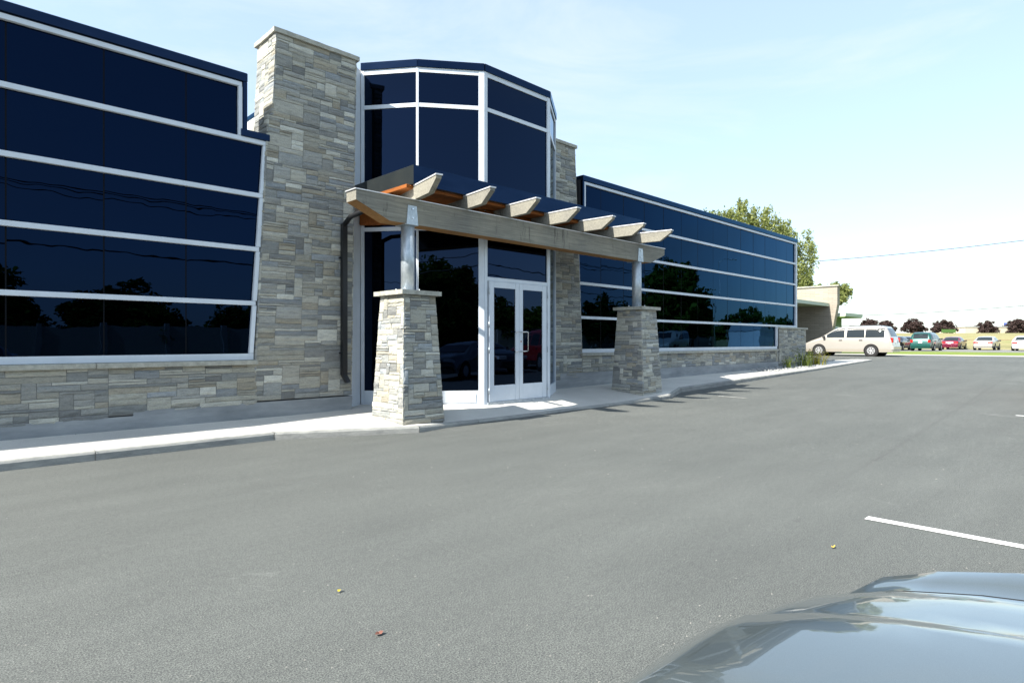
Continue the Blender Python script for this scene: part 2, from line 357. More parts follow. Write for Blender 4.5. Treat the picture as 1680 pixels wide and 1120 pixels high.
# ------------------------------------------------------------------ stonework
PAL = [((.43,.41,.34),6),((.49,.47,.40),5),((.36,.355,.32),5),((.31,.315,.295),4),((.255,.255,.24),2.4),((.58,.565,.49),2.4),((.38,.345,.27),2.6),((.32,.335,.335),2)]
def stone_color(rnd, light=1.0):
    c = rnd.choices([p[0] for p in PAL], [p[1] for p in PAL])[0]; k = rnd.uniform(.80, 1.16)*light*.90
    return (c[0]*k*.975, c[1]*k, c[2]*k*1.045, 1)
def layout(width, height, rnd, unit_w=.07, unit_h=.046):
    nx = max(3, int(round(width/unit_w))); ny = max(2, int(round(height/unit_h)))
    occ = np.zeros((ny, nx), bool); out = []
    for j in range(ny):
        i = 0
        while i < nx:
            if occ[j, i]: i += 1; continue
            run = 0
            while i+run < nx and not occ[j, i+run]: run += 1
            h = rnd.choices([1,2,3,5],[4.2,5.5,1.7,.55])[0]
            wd = rnd.choices([2,3,4,5,6,8,10,12],[1,2.2,3.2,3.6,3.6,3.2,2.2,1.2])[0] if h < 3 else rnd.choices([2,3,4,6],[2,3,3,1.6])[0]
            if run-wd < 2: wd = run
            wd = min(wd, run)
            if wd > 13: wd = run//2
            h = min(h, ny-j)
            if ny-j-h == 0 and h == 0: h = 1
            occ[j:j+h, i:i+wd] = True
            out.append((i/nx, (i+wd)/nx, j/ny, (j+h)/ny)); i += wd
    return out
def stone_wall(mb, mapf, L_, R_, t0, t1, rnd, light=1.0, gap=.0036, dmax=.020, wmax=None, unit_w=.078, unit_h=.041):
    """mapf(s,t,o)->xyz ; L_(t), R_(t) horizontal limits"""
    W = max(R_(t0)-L_(t0), R_(t1)-L_(t1))
    for (a0, a1, b0, b1) in layout(W, t1-t0, rnd, unit_w, unit_h):
        ta = t0+(t1-t0)*b0; tb = t0+(t1-t0)*b1
        def S(a, t): return L_(t)+(R_(t)-L_(t))*a
        wob = [rnd.uniform(-.004,.004) for _ in range(4)]
        o = rnd.uniform(.006, dmax); n = max(1, int((a1-a0)*W/.12)); ga = gap/W
        rows = []
        for j, (t, ins) in enumerate(((ta+gap+wob[0], 1), (ta*.7+tb*.3, 0), (ta*.3+tb*.7, 0), (tb-gap*.6+wob[1], 1))):
            row = []
            for i in range(n+3):
                q = 0 if i == 0 else (1 if i == n+2 else (i-.5)/(n+1))
                a = a0+ga+(a1-a0-2*ga)*q
                edge = ins or i == 0 or i == n+2
                off = o - (.007+rnd.uniform(0,.006) if edge else 0) + rnd.uniform(-.004,.004)
                row.append(mapf(S(a, t)+rnd.uniform(-.002,.002), t + (rnd.uniform(-.003,.003)), max(.003, off)))
            rows.append(row)
        c = stone_color(rnd, light)
        # skirt back to the mortar
        per = rows[0] + [r[-1] for r in rows[1:-1]] + rows[-1][::-1] + [r[0] for r in rows[1:-1]][::-1]
        mb.grid(rows, c=c, mi=0, smooth=False)
        n_ = len(per); back = []
        ctr_t = (ta+tb)/2
        idx_t = [ta]*len(rows[0]) + [ta*.7+tb*.3, ta*.3+tb*.7] + [tb]*len(rows[-1]) + [ta*.3+tb*.7, ta*.7+tb*.3]
        # back ring: same points pushed inward along local normal
        p0 = Vector(mapf(S(a0, ctr_t), ctr_t, 0)); p1 = Vector(mapf(S(a0, ctr_t), ctr_t, 1)); nrm = (p1-p0).normalized()
        back = [tuple(Vector(p)-nrm*(o+.012)) for p in per]
        mb.add(per+back, [(i, (i+1) % n_, n_+(i+1) % n_, n_+i) for i in range(n_)], c=c)

# ================================================================== OFFICE BUILDING
BO = Vector((9.1, 10.0, 0.0))
office = empty('office_building', BO, 'dark mirror glass office building with grey stone walls and a faceted glass entrance tower', 'building')
def ob(mb, name, m, parent=None, use_col=False, label=None):
    o = mb.build(name, m, None, use_col)
    if parent is None: o.parent = office; o.location = -BO
    else: o.parent = parent
    if label: o['label'] = label
    return o
rnd = random.Random(7)
LV = [1.19, 2.04, 2.92, 3.80, 4.67, 5.54]
VG = 10.05           # glass plane
# solid cores behind the glass
m_ = MB(); m_.box(-14, 3.74, VG+.012, 10.34, 4.72, 5.6); m_.box(-14, 4.05, VG+.012, 24, 0, 4.72)
ob(m_, 'wall', M_core)
m_ = MB(); m_.box(12.26, 26.50, VG+.012, 24, 0, 5.6); ob(m_, 'wall', M_core)
m_ = MB(); m_.box(-14, 4.0, 10.36, 24, 4.725, 4.77); m_.box(12.3, 26.5, 10.3, 24, 5.6, 5.64); ob(m_, 'roof', M_roof)
# glass panes of the wings
def pane(name, u0, u1, z0, z1, e0=None, e1=None):
    """u0/u1 may vary with height via e0(z), e1(z)"""
    f0 = e0 or (lambda z: u0); f1 = e1 or (lambda z: u1)
    tl = rnd.uniform(-.003,.003); t2 = rnd.uniform(-.002,.002)
    m = MB(); P = []
    for (u, z) in ((f0(z0), z0), (f1(z0), z0), (f1(z1), z1), (f0(z1), z1)):
        P.append((u, VG + (u-u0)*tl + (z-z0)*t2, z))
    back = [(x, VG+.010, z) for x, y, z in P]
    m.add(P+back, [(0,1,2,3),(7,6,5,4),(4,5,1,0),(5,6,2,1),(6,7,3,2),(7,4,0,3)])
    return ob(m, name, M_glass)
left_edge = lambda z: 3.85 + .066*(z-1.19)       # battered right jamb of the left wing
right_edge = lambda z: 12.27 - .05*(z-1.19)
cols_l = [-2.39,-1.34,-.25,.805,1.86,2.91]
for r_ in range(5):
    nm = 'window' if r_ < 2 else 'glass_panel'
    for k in range(len(cols_l)):
        a = cols_l[k]
        if k < len(cols_l)-1: pane(nm, a+.009, cols_l[k+1]-.009, LV[r_], LV[r_+1])
        elif r_ == 4: pane(nm, a+.009, 3.69, LV[r_], LV[r_+1])
        else: pane(nm, a+.009, 3.9, LV[r_], LV[r_+1], None, left_edge)
m_ = MB(); m_.box(-14, cols_l[0]-.009, VG, VG+.01, LV[0], LV[5]); ob(m_, 'glass_panel', M_glass)
cols_r = [12.10+1.035*k for k in range(14)]
cols_r[0] = 12.4
for r_ in range(5):
    nm = 'window' if r_ < 2 else 'glass_panel'
    for k in range(14):
        a = cols_r[k]; b_ = cols_r[k+1]-.009 if k < 13 else 26.42
        if r_ == 0 and a > 24: continue
        if r_ == 0 and k == 11: b_ = cols_r[12] if cols_r[12] < 24.5 else 24.45
        if k == 0:
            if r_ == 4: pane(nm, 12.40, b_, LV[r_], LV[r_+1])
            else: pane(nm, 12.2, b_, LV[r_], LV[r_+1], right_edge)
        else: pane(nm, a+.009, b_, LV[r_], LV[r_+1])
# frames -------------------------------------------------------------
h = .036
def bars(spec):
    m = MB()
    for (u0, u1, z) in spec: m.cbox(u0, u1, 9.995, VG+.005, z-h, z+h, .004)
    return m
m_ = bars([(-14, 3.72, 5.54-.01), (-14, 4.13, 4.67), (-14, left_edge(3.8)+.03, 3.80), (-14, left_edge(2.92)+.03, 2.92), (-14, left_edge(2.04)+.03, 2.04)])
m_.cbox(-14, 3.90, 9.992, VG+.005, 1.125, 1.225, .004)
m_.cbox(3.665, 3.725, 9.993, VG+.005, 4.71, 5.495, .004)
for z0, z1 in ((1.23, 2.0), (2.08, 2.88), (2.96, 3.76), (3.84, 4.63)):
    m_.extr([(left_edge(z0)-.02, 9.993, z0), (left_edge(z0)+.045, 9.993, z0), (left_edge(z1)+.045, 9.993, z1), (left_edge(z1)-.02, 9.993, z1)], (0, .06, 0))
ob(m_, 'window_frame', M_frame)
m_ = bars([(12.37, 26.50, 5.53), (12.1, 26.50, 4.67), (12.13, 26.5, 3.80), (12.16, 26.5, 2.92), (12.2, 26.5, 2.04)])
m_.cbox(12.24, 24.50, 9.992, VG+.005, 1.125, 1.225, .004)
m_.cbox(12.37, 12.43, 9.993, VG+.005, 4.71, 5.49, .004); m_.cbox(26.40, 26.52, 9.985, 10.6, 2.0, 5.56, .004); m_.cbox(24.44, 24.54, 9.99, VG+.01, 1.23, 2.0, .004)
for z0, z1 in ((1.23, 2.0), (2.08, 2.88), (2.96, 3.76), (3.84, 4.63)):
    m_.extr([(right_edge(z0)-.05, 9.993, z0), (right_edge(z0)+.01, 9.993, z0), (right_edge(z1)+.01, 9.993, z1), (right_edge(z1)-.05, 9.993, z1)], (0, .06, 0))
ob(m_, 'window_frame', M_frame)
# fascia flashing
m_ = MB(); m_.cbox(-14, 3.80, 9.97, 10.35, 5.578, 5.72, .008); m_.box(3.735, 3.798, 9.985, 10.36, 4.82, 5.575); m_.cbox(3.70, 4.16, 9.972, 10.35, 4.708, 4.82, .006)

ob(m_, 'parapet_flashing', M_navy)
m_ = MB(); m_.cbox(12.30, 26.56, 9.97, 10.35, 5.572, 5.72, .008); m_.box(12.302, 12.365, 9.985, 11.6, 4.5, 5.57); m_.box(12.305, 26.5, 10.36, 24, 5.645, 5.70)
ob(m_, 'parapet_flashing', M_navy)
# stone under the windows ---------------------------------------------
def front(vp): return lambda s, t, o: (s, vp-o, t)
FT = [(-14,.31),(.6,.32),(2.2,.38),(4.4,.43),(5.8,.47)]
m_ = MB()
for (a, b_) in ((-7,-4.6),(-4.6,-2.4),(-2.4,0),(0,1.9),(1.9,3.95)):
    z0 = interp((a+b_)/2, FT)
    stone_wall(m_, front(9.985), lambda t, a=a: a, lambda t, b_=b_: b_, z0, 1.045, rnd)
    m_.box(a, b_, 9.985, 10.05, z0-.02, 1.05, mi=1)
ob(m_, 'stone_wall', [M_stone, M_mortar], use_col=True)
m_ = MB()
for k in range(8):
    a = -14+2.25*k; b_ = a+2.25 if k < 7 else 3.95
    m_.cbox(a+.002, b_-.002, 9.90+rnd.uniform(-.004,.004), 10.06, 1.045, 1.122, .012)
ob(m_, 'sill', M_cap)
m_ = MB(); m_.box(-14, 5.66, 9.972, 10.2, -.1, .28); m_.box(.55, 5.665, 9.974, 10.2, .28, .36); m_.box(2.2, 5.67, 9.976, 10.2, .36, .43)
m_.box(11.4, 27.3, 9.972, 10.2, -.1, .62)
m_.box(-14, -7, 9.98, 10.04, .28, 1.05)
ob(m_, 'foundation', M_found)
m_ = MB()
for a in np.arange(12.25, 24.5, 2.04):
    b_ = min(a+2.04, 24.55)
    stone_wall(m_, front(9.985), lambda t, a=a: a, lambda t, b_=b_: b_, .62, 1.045, rnd)
stone_wall(m_, front(9.95), lambda t: 24.58, lambda t: 27.38, .55, 1.93, rnd)
m_.box(12.25, 24.55, 9.985, 10.05, .6, 1.05, mi=1); m_.box(24.58, 27.38, 9.95, 10.05, .3, 1.93, mi=1)
m_.box(26.5, 27.38, 10.05, 10.5, .3, 1.93, mi=1)
stone_wall(m_, lambda s, t, o: (24.58-o, s, t), lambda t: 9.93, lambda t: 9.985, .55, 1.05, rnd, unit_w=.03)
ob(m_, 'stone_wall', [M_stone, M_mortar], use_col=True)
m_ = MB()
for a in np.arange(12.2, 24.4, 2.04): m_.cbox(a+.002, min(a+2.04, 24.6)-.002, 9.90, 10.06, 1.045, 1.122, .012)
m_.cbox(24.55, 27.46, 9.88, 10.55, 1.93, 2.0, .012)
ob(m_, 'sill', M_cap)
# vertical joints of the curtain wall
for u in cols_l[1:]+cols_r[1:]:
    m_ = MB(); zt_ = 5.5
    m_.box(u-.0095, u+.0095, VG+.002, VG+.011, LV[0] if u < 24.4 else LV[1], zt_); ob(m_, 'glazing_joint', M_joint)

# stone pillars --------------------------------------------------------
def pillar(uL, uR, vF, vB, z0, z1, cap_over, name_seed, step=None, vR=None):
    rn = random.Random(name_seed); m = MB()
    zs = [z0, z1] if step is None else [z0, step[0], z1]
    def UL(t): return uL(t)
    if step is None: stone_wall(m, lambda s,t,o: (s, vF-o, t), uL, uR, z0, z1, rn)
    else:
        lo = lambda t: uL(t); hi = lambda t: uL(t)+step[1]
        stone_wall(m, lambda s,t,o: (s, vF-o, t), lo, uR, z0, step[0], rn)
        stone_wall(m, lambda s,t,o: (s, vF-o, t), hi, uR, step[0], z1, rn)
    # left flank
    if step is None: stone_wall(m, lambda s,t,o: (uL(t)-o, vB-(s-vF), t), lambda t: vF-.015, lambda t: vB, z0, z1, rn, 1.05)
    else:
        stone_wall(m, lambda s,t,o: (uL(t)-o, vB-(s-vF), t), lambda t: vF, lambda t: vB+.015, z0, step[0], rn, 1.05)
        stone_wall(m, lambda s,t,o: (uL(t)+step[1]-o, vB-(s-vF), t), lambda t: vF, lambda t: vB+.015, step[0], z1, rn, 1.05)
    stone_wall(m, lambda s,t,o: (uR(t)+o, s, t), lambda t: vF-.015, lambda t: (vR or vB), z0, z1, rn)
    def blk(a, b, za_, zb_, vB=vB):
        if vR and vB != vR:
            blk(lambda t: 4.9, b, za_, zb_, vR); b = lambda t: 4.9
        v = [(a(za_),vF,za_),(b(za_),vF,za_),(b(za_),vB,za_),(a(za_),vB,za_),(a(zb_),vF,zb_),(b(zb_),vF,zb_),(b(zb_),vB,zb_),(a(zb_),vB,zb_)]
        m.add(v, [(0,3,2,1),(4,5,6,7),(0,1,5,4),(1,2,6,5),(2,3,7,6),(3,0,4,7)], mi=1)
    if step is None: blk(uL, uR, z0, z1)
    else:
        blk(uL, uR, z0, step[0]); blk(lambda t: uL(t)+step[1], uR, step[0]-.001, z1)
    o = ob(m, 'stone_pillar', [M_stone, M_mortar], use_col=True)
    mc = MB(); a = uL(z1)+(step[1] if step else 0); b2 = uR(z1)
    nseg = 14; rn2 = random.Random(3)
    top = []
    x0, x1, y0, y1 = a-cap_over, b2+cap_over, vF-cap_over, vB+cap_over
    def side(p, q, n):
        return [(p[0]+(q[0]-p[0])*i/n+rn2.uniform(-.006,.006), p[1]+(q[1]-p[1])*i/n+rn2.uniform(-.006,.006)) for i in range(n)]
    ring = side((x0,y0),(x1,y0),nseg)+side((x1,y0),(x1,y1),7)+side((x1,y1),(x0,y1),nseg)+side((x0,y1),(x0,y0),7)
    mc.prism(ring, z1+.001, z1+.075)
    ob(mc, 'pillar_cap', M_cap, parent=o)
    return o
pL_l = lambda t: 3.93 + .050*(t-1.2); pL_r = lambda t: 5.655 + .016*(t-.5)
pillar(pL_l, pL_r, 9.99, 10.74, .45, 6.55, .05, 11, step=(5.16, .07), vR=10.15)
pR_l = lambda t: 11.15; pR_r = lambda t: 12.25 - .055*(t-1.19)
pillar(pR_l, pR_r, 9.985, 10.72, .46, 6.32, .05, 12)
m_ = MB(); m_.cbox(11.11, 12.28, 9.95, 10.7, .0, .465, .01)
ob(m_, 'foundation', M_found)
# roof block seen behind the left pillar
m_ = MB(); m_.box(4.62, 12.3, 11.3, 17.5, 5.0, 5.72); ob(m_, 'penthouse', M_frame)
m_ = MB(); m_.box(4.60, 12.32, 11.28, 17.6, 5.72, 5.79); ob(m_, 'parapet_flashing', M_navy)

# entrance tower ---------------------------------------------------------
TP = [(6.16,10.50),(6.84,9.60),(7.88,8.85),(9.76,8.85),(10.80,9.60),(11.43,10.72)]
KT = .97; zk = lambda z: 1.42+(z-1.42)*KT
def inset(p, d):   # towards tower centre
    cx, cy = 8.82, 11.4; l = math.hypot(cx-p[0], cy-p[1]); return (p[0]+(cx-p[0])*d/l, p[1]+(cy-p[1])*d/l)
core = [inset(p, .06) for p in TP] + [(11.3,14.5),(6.5,14.5)]
m_ = MB(); m_.prism(core, .05, 6.62); ob(m_, 'wall', M_core)
facets = list(zip(TP, TP[1:]))
def lerp(a, b, t): return (a[0]+(b[0]-a[0])*t, a[1]+(b[1]-a[1])*t)
ZB = .2
fr = MB(); cap = MB(); led = MB()
for i, (a, b_) in enumerate(facets):
    Lf = math.hypot(b_[0]-a[0], b_[1]-a[1])
    def seg(d0, d1): return lerp(a, b_, d0/Lf), lerp(a, b_, 1-d1/Lf)
    p, q = seg(.0, .0)
    # fascia
    a2, b2 = lerp(a, b_, 0), lerp(a, b_, 1)
    cap.obox(a2, b2, .20, 6.662, 6.80, -.17)
    e0 = {0:.06,1:.022,2:.075,3:.075,4:.022}[i]; e1 = {0:.022,1:.11,2:.075,3:.035,4:.16}[i]
    # horizontals
    for (z0, z1) in ((6.57, 6.66), (5.905, 5.98), (3.545, 3.62)):
        pp, qq = seg(e0+.002, e1+.002); fr.obox(pp, qq, .05, z0, z1, -.045)
    if i == 2:
        pp, qq = seg(e0+.002, e1+.002); fr.obox(pp, qq, .055, 2.605, 2.68, -.045)
    else:
        pp, qq = seg(e0+.002, e1+.002); fr.obox(pp, qq, .05, ZB-.05, .47, -.045); fr.obox(lerp(pp, qq, .04), lerp(pp, qq, .96), .012, ZB+.04, .41, .004)
    # verticals
    for z0, z1 in ((ZB-.06, 6.66),):
        s0, _ = seg(0, 0); t0_, _ = seg(e0, 0); fr.obox(s0, t0_, .062, z0, z1, -.05)
        _, s1 = seg(0, 0); _, t1_ = seg(0, e1); fr.obox(t1_, s1, .062, z0, z1, -.05)
    # glass
    gz = [(.47,3.545),(3.62,5.905),(5.98,6.57)] if i != 2 else [(2.68,3.545),(3.62,5.905),(5.98,6.57)]
    for z0, z1 in gz:
        pp, qq = seg(e0, e1); gm = MB(); gm.obox(pp, qq, .012, z0, z1, -.03)
        ob(gm, 'window', M_glass2)
    # timber ledger under the canopy roof
    led.obox(a2, b2, .07, 3.66, 3.95, .004)
ob(fr, 'entrance_frame', M_frame); ob(cap, 'tower_fascia', M_navy); 
m_ = MB(); m_.prism([inset(p, .03) for p in TP]+[(11.40,14.5),(6.45,14.5)], 6.62, 6.74); ob(m_, 'roof', M_roof)
# closure panels between the tower and the pillars
m_ = MB(); m_.obox((5.70,10.17),(6.165,10.53), .03, .15, 6.66, -.03); ob(m_, 'closure_panel', M_frame)
# doors
dv = 8.85
for k, (u0, u1) in enumerate(((7.985, 8.812), (8.818, 9.645))):
    zt = 2.60; zb = .235
    m_ = MB(); sl = .13 if k == 0 else .105; sr = .105 if k == 0 else .13
    y0, y1 = dv-.03, dv+.02
    m_.cbox(u0, u0+sl, y0, y1, zb, zt, .004); m_.cbox(u1-sr, u1, y0, y1, zb, zt, .004)
    m_.cbox(u0+sl, u1-sr, y0+.002, y1, zb, zb+.32, .004); m_.cbox(u0+sl, u1-sr, y0+.002, y1, zt-.12, zt, .004)
    d = ob(m_, 'door', M_frame)
    gm = MB(); gm.box(u0+sl, u1-sr, dv-.012, dv+.0, zb+.32, zt-.12); ob(gm, 'glass', M_glass2, parent=d)
    hx = (u1-.05) if k == 0 else (u0+.05)
    hm = MB()
    if k == 1: 
        hm.tube([(hx, y0, 1.22), (hx, y0-.07, 1.22), (hx+.10, y0-.09, 1.22), (hx+.115, y0-.09, 1.235), (hx+.115, y0-.09, 1.60), (hx+.10, y0-.09, 1.615), (hx, y0-.07, 1.615), (hx, y0, 1.615)], .011, 8)
        hm.tube([(hx-.01, y0-.004, 1.42),(hx-.01, y0-.012, 1.42)], .018, 10)
    else:
        hm.tube([(hx-.09, y0, 1.22), (hx-.09, y0-.05, 1.22), (hx+.03, y0-.05, 1.22)], .011, 8)
        hm.tube([(hx-.09, y0, 1.615), (hx-.09, y0-.05, 1.615), (hx+.03, y0-.05, 1.615)], .011, 8)
    ob(hm, 'handle', M_chrome, parent=d)
    ux = u0-.012 if k == 0 else u1+.012
    for z in (.45, 1.25, 1.75, 2.4):
        hg = MB(); hg.tube([(ux, y0-.012, z-.06), (ux, y0-.012, z+.06)], .012, 8); ob(hg, 'hinge', M_steel, parent=d)
m_ = MB(); m_.box(7.94, 9.70, dv-.05, dv+.05, .17, .232); ob(m_, 'threshold', M_steel)
# downspout
m_ = MB(); rect = [(5.42,9.86),(5.51,9.86),(5.51,9.95),(5.42,9.95)]
m_.prism(rect, .82, 3.52)
m_.extr([(5.42,9.86,.82),(5.51,9.86,.82),(5.56,9.83,.70),(5.47,9.80,.68)], (0,.085,0))
m_.tube([(5.465,9.905,3.5),(5.48,9.7,3.62),(5.55,9.2,3.70),(5.62,8.75,3.72)], .045, 8)
m_.box(5.40, 5.53, 9.93, 9.99, 2.9, 2.93); m_.box(5.40, 5.53, 9.93, 9.99, 1.2, 1.23)
ob(m_, 'downspout', M_black)

# ================================================================== PERGOLA
PO = Vector((9.14, 8.45, .2))
perg = empty('entrance_pergola', PO, 'timber pergola over the entrance on two tapered stone piers with steel posts', 'pergola')
def pb(mb, name, m, parent=None, use_col=False, label=None):
    o = mb.build(name, m, None, use_col)
    if parent is None: o.parent = perg; o.location = -PO
    else: o.parent = parent
    if label: o['label'] = label
    return o
for k, (cu, cv, zb, lab) in enumerate(((5.84, 8.47, .10, 'left tapered pier of pale sunlit stone'), (12.46, 8.45, .13, 'right tapered pier of grey stone in the shade'))):
    rn = random.Random(24+k); m_ = MB(); zt = 2.17
    def hw(t, w0=.40, w1=.305): return w0+(w1-w0)*(t-.16)/(zt-.16)
    def hd(t, w0=.45, w1=.335): return w0+(w1-w0)*(t-.16)/(zt-.16)
    lt = 1.12
    kw = dict(unit_w=.055, unit_h=.046, light=lt, dmax=.022)
    stone_wall(m_, lambda s,t,o: (cu+s, cv-hd(t)-o, t), lambda t: -hw(t)-.01, lambda t: hw(t)+.012, zb, zt, rn, **kw)
    stone_wall(m_, lambda s,t,o: (cu+s, cv+hd(t)+o, t), lambda t: -hw(t), lambda t: hw(t), zb, zt, rn, **kw)
    stone_wall(m_, lambda s,t,o: (cu-hw(t)-o, cv-s, t), lambda t: -hd(t)-.01, lambda t: hd(t)+.012, zb, zt, rn, **kw)
    stone_wall(m_, lambda s,t,o: (cu+hw(t)+o, cv+s, t), lambda t: -hd(t), lambda t: hd(t), zb, zt, rn, **kw)
    a, b_, c_, d_ = hw(zb), hd(zb), hw(zt), hd(zt)
    v = [(cu-a,cv-b_,zb-.1),(cu+a,cv-b_,zb-.1),(cu+a,cv+b_,zb-.1),(cu-a,cv+b_,zb-.1),(cu-c_,cv-d_,zt),(cu+c_,cv-d_,zt),(cu+c_,cv+d_,zt),(cu-c_,cv+d_,zt)]
    m_.add(v, [(0,3,2,1),(4,5,6,7),(0,1,5,4),(1,2,6,5),(2,3,7,6),(3,0,4,7)], mi=1)
    pier = pb(m_, 'stone_pier', [M_stone, M_mortar], use_col=True, label=lab)
    mc = MB(); x0, x1, y0, y1 = cu-.39, cu+.39, cv-.42, cv+.42; rn2 = random.Random(5+k)
    def side(p, q, n): return [(p[0]+(q[0]-p[0])*i/n+rn2.uniform(-.005,.005), p[1]+(q[1]-p[1])*i/n+rn2.uniform(-.005,.005)) for i in range(n)]
    ring = side((x0,y0),(x1,y0),9)+side((x1,y0),(x1,y1),9)+side((x1,y1),(x0,y1),9)+side((x0,y1),(x0,y0),9)
    mc.prism(ring, zt+.001, zt+.072)
    pb(mc, 'pier_cap', M_cap, parent=pier)
    # steel post
    m_ = MB(); m_.tube([(cu, cv, zt+.072), (cu, cv, 3.352)], .112, 28)
    post = pb(m_, 'steel_post', M_steel)
    m_ = MB(); m_.cbox(cu-.17, cu+.17, cv-.17, cv+.17, zt+.073, zt+.088, .003); pb(m_, 'base_plate', M_steel, parent=post)
    for sx_, sy_ in ((-1,-1),(1,-1),(1,1),(-1,1)):
        m_ = MB(); m_.tube([(cu+sx_*.135, cv+sy_*.135, zt+.088), (cu+sx_*.135, cv+sy_*.135, zt+.125)], .013, 8); pb(m_, 'bolt', M_chrome, parent=post)
    for s_ in (-1, 1):
        yv = 8.345 if s_ < 0 else 8.645
        m_ = MB(); pts = [(cu-.115, yv, 3.34), (cu+.115, yv, 3.34), (cu+.085, yv, 3.655), (cu-.085, yv, 3.655)]
        m_.extr(pts, (0, s_*.012, 0)); br = pb(m_, 'bracket', M_steel, parent=post)
        for z in (3.45, 3.60):
            m_ = MB(); m_.tube([(cu, yv+s_*.012, z), (cu, yv+s_*.03, z)], .014, 8, smooth=False); b3 = pb(m_, 'bolt', M_chrome, parent=post)
    m_ = MB(); m_.cbox(cu-.13, cu+.13, 8.346, 8.644, 3.338, 3.351, .003); pb(m_, 'bearing_plate', M_steel, parent=post)
# front beam (local X along the grain)
beam_prof = [(4.81,3.595),(5.41,3.352),(12.92,3.352),(13.54,3.60),(13.54,3.752),(4.81,3.752)]
m_ = MB()
n = len(beam_prof)
vF_, vB_ = 8.35, 8.64
v = [(u, vF_, z) for u, z in beam_prof]+[(u, vB_, z) for u, z in beam_prof]
m_.add(v, [tuple(range(n)), tuple(range(2*n-1, n-1, -1)), (n-1,0,n,2*n-1),(3,4,n+4,n+3),(4,5,n+5,n+4)])
m_.add(v, [(0,1,n+1,n),(1,2,n+2,n+1),(2,3,n+3,n+2)], mi=1)
beam = pb(m_, 'beam', [M_wood, M_under])
m_ = MB(); m_.cbox(4.79, 13.56, 8.335, 8.655, 3.754, 3.772, .003); pb(m_, 'flashing', M_flash, parent=beam)
# rafters, fanned
tips = [5.79,6.92,8.03,9.17,10.31,11.43,12.57]
for k, tu in enumerate(tips):
    ang = R(-11.5+23*k/6.0)        # outward lean in plan, away from the tower centre
    dvec = Vector((math.sin(ang)*1.0, -math.cos(ang), 0))   # outward
    tip = Vector((tu, 7.56, 0)); side_ = Vector((dvec.y, -dvec.x, 0)).normalized()
    def P3(back, z, s): p = tip - dvec*back + side_*s; return (p.x, p.y, z)
    prof = [(0,3.995),(0.0,3.955),(.27,3.775),(2.2,3.775),(2.2,3.995)]
    hw_ = .048; m_ = MB(); n = len(prof)
    v = [P3(bk, z, -hw_) for bk, z in prof]+[P3(bk, z, hw_) for bk, z in prof]
    m_.add(v, [tuple(range(n)), tuple(range(2*n-1, n-1, -1)), (1,2,n+2,n+1),(2,3,n+3,n+2),(n-1,0,n,2*n-1),(0,1,n+1,n),(3,4,n+4,n+3)])
    rf = pb(m_, 'rafter', M_wood)
    m_ = MB(); vv = [P3(bk, z, s) for z in (3.997, 4.019) for bk, s in ((-.02,-.06),(-.02,.06),(.84,.06),(.84,-.06))]
    m_.add(vv, [(0,3,2,1),(4,5,6,7),(0,1,5,4),(1,2,6,5),(2,3,7,6),(3,0,4,7)]); pb(m_, 'flashing', M_flash, parent=rf)
    m_ = MB(); vv = [P3(bk, z, s) for z in (3.773, 3.88) for bk, s in ((.80,-.055),(.80,-.05),(.90,-.05),(.90,-.055))]
    m_.add(vv, [(0,3,2,1),(4,5,6,7),(0,1,5,4),(1,2,6,5),(2,3,7,6),(3,0,4,7)]); pb(m_, 'bracket', M_steel, parent=rf)
m_ = MB(); m_.cbox(5.86, 12.50, 8.34, 10.6, 4.02, 4.34, .006); cr = pb(m_, 'canopy_roof', M_canopy)
m_ = MB(); m_.cbox(5.862, 12.498, 8.328, 8.3385, 4.022, 4.338, .002); pb(m_, 'fascia', M_navy, parent=cr)
m_ = MB()
for k in range(19): m_.box(5.87+.3484*k, 5.87+.3484*(k+1)-.004, 8.42, 10.55, 3.968, 4.018)
pb(m_, 'soffit', M_cedar)
for e_ in (5.78, 12.505):
    m_ = MB(); m_.cbox(e_, e_+.075, 8.42, 10.55, 3.96, 4.022, .004); pb(m_, 'edge_board', M_cedar)
pb(led, 'ledger_board', M_cedar)

# ================================================================== NEIGHBOURING BUILDING
NO = Vector((41.0, 17.5, .5))
nb = empty('brick_building', NO, 'low pale brick building with a flared end wall and flat canopies beyond the glass wing', 'building')
def nbp(mb, name, m, parent=None):
    o = mb.build(name, m)
    if parent is None: o.parent = nb; o.location = -NO
    else: o.parent = parent
    return o
def brickmat(name, axis, c1, c2, mo, rh=.075, bw=.4):
    m = mat(name, c1, .9, spec=.2); t = N(m, 'ShaderNodeNewGeometry'); s = N(m, 'ShaderNodeSeparateXYZ'); cb = N(m, 'ShaderNodeCombineXYZ')
    L(m, t.outputs['Position'], s.inputs[0]); L(m, s.outputs[axis], cb.inputs[0]); L(m, s.outputs['Z'], cb.inputs[1])
    br = N(m, 'ShaderNodeTexBrick'); L(m, cb.outputs[0], br.inputs['Vector'])
    br.inputs['Color1'].default_value = (*c1,1); br.inputs['Color2'].default_value = (*c2,1); br.inputs['Mortar'].default_value = (*mo,1)
    br.inputs['Scale'].default_value = 1; br.inputs['Brick Width'].default_value = bw; br.inputs['Row Height'].default_value = rh; br.inputs['Mortar Size'].default_value = .008
    base(m, br.outputs['Color']); bump(m, br.outputs['Fac'], -.5, .01); return m
M_br1 = brickmat('pale_long_brick', 'Y', (.36,.32,.265), (.29,.26,.215), (.20,.18,.15), .12, .6)
M_br2 = brickmat('pale_long_brick_front', 'X', (.34,.34,.28), (.28,.29,.24), (.22,.22,.19), .12, .6)
M_sage = mat('sage_metal', (.42,.48,.40), .6); M_soff = mat('sage_soffit', (.30,.32,.22), .8); M_gwall = mat('green_wall', (.13,.20,.10), .8)
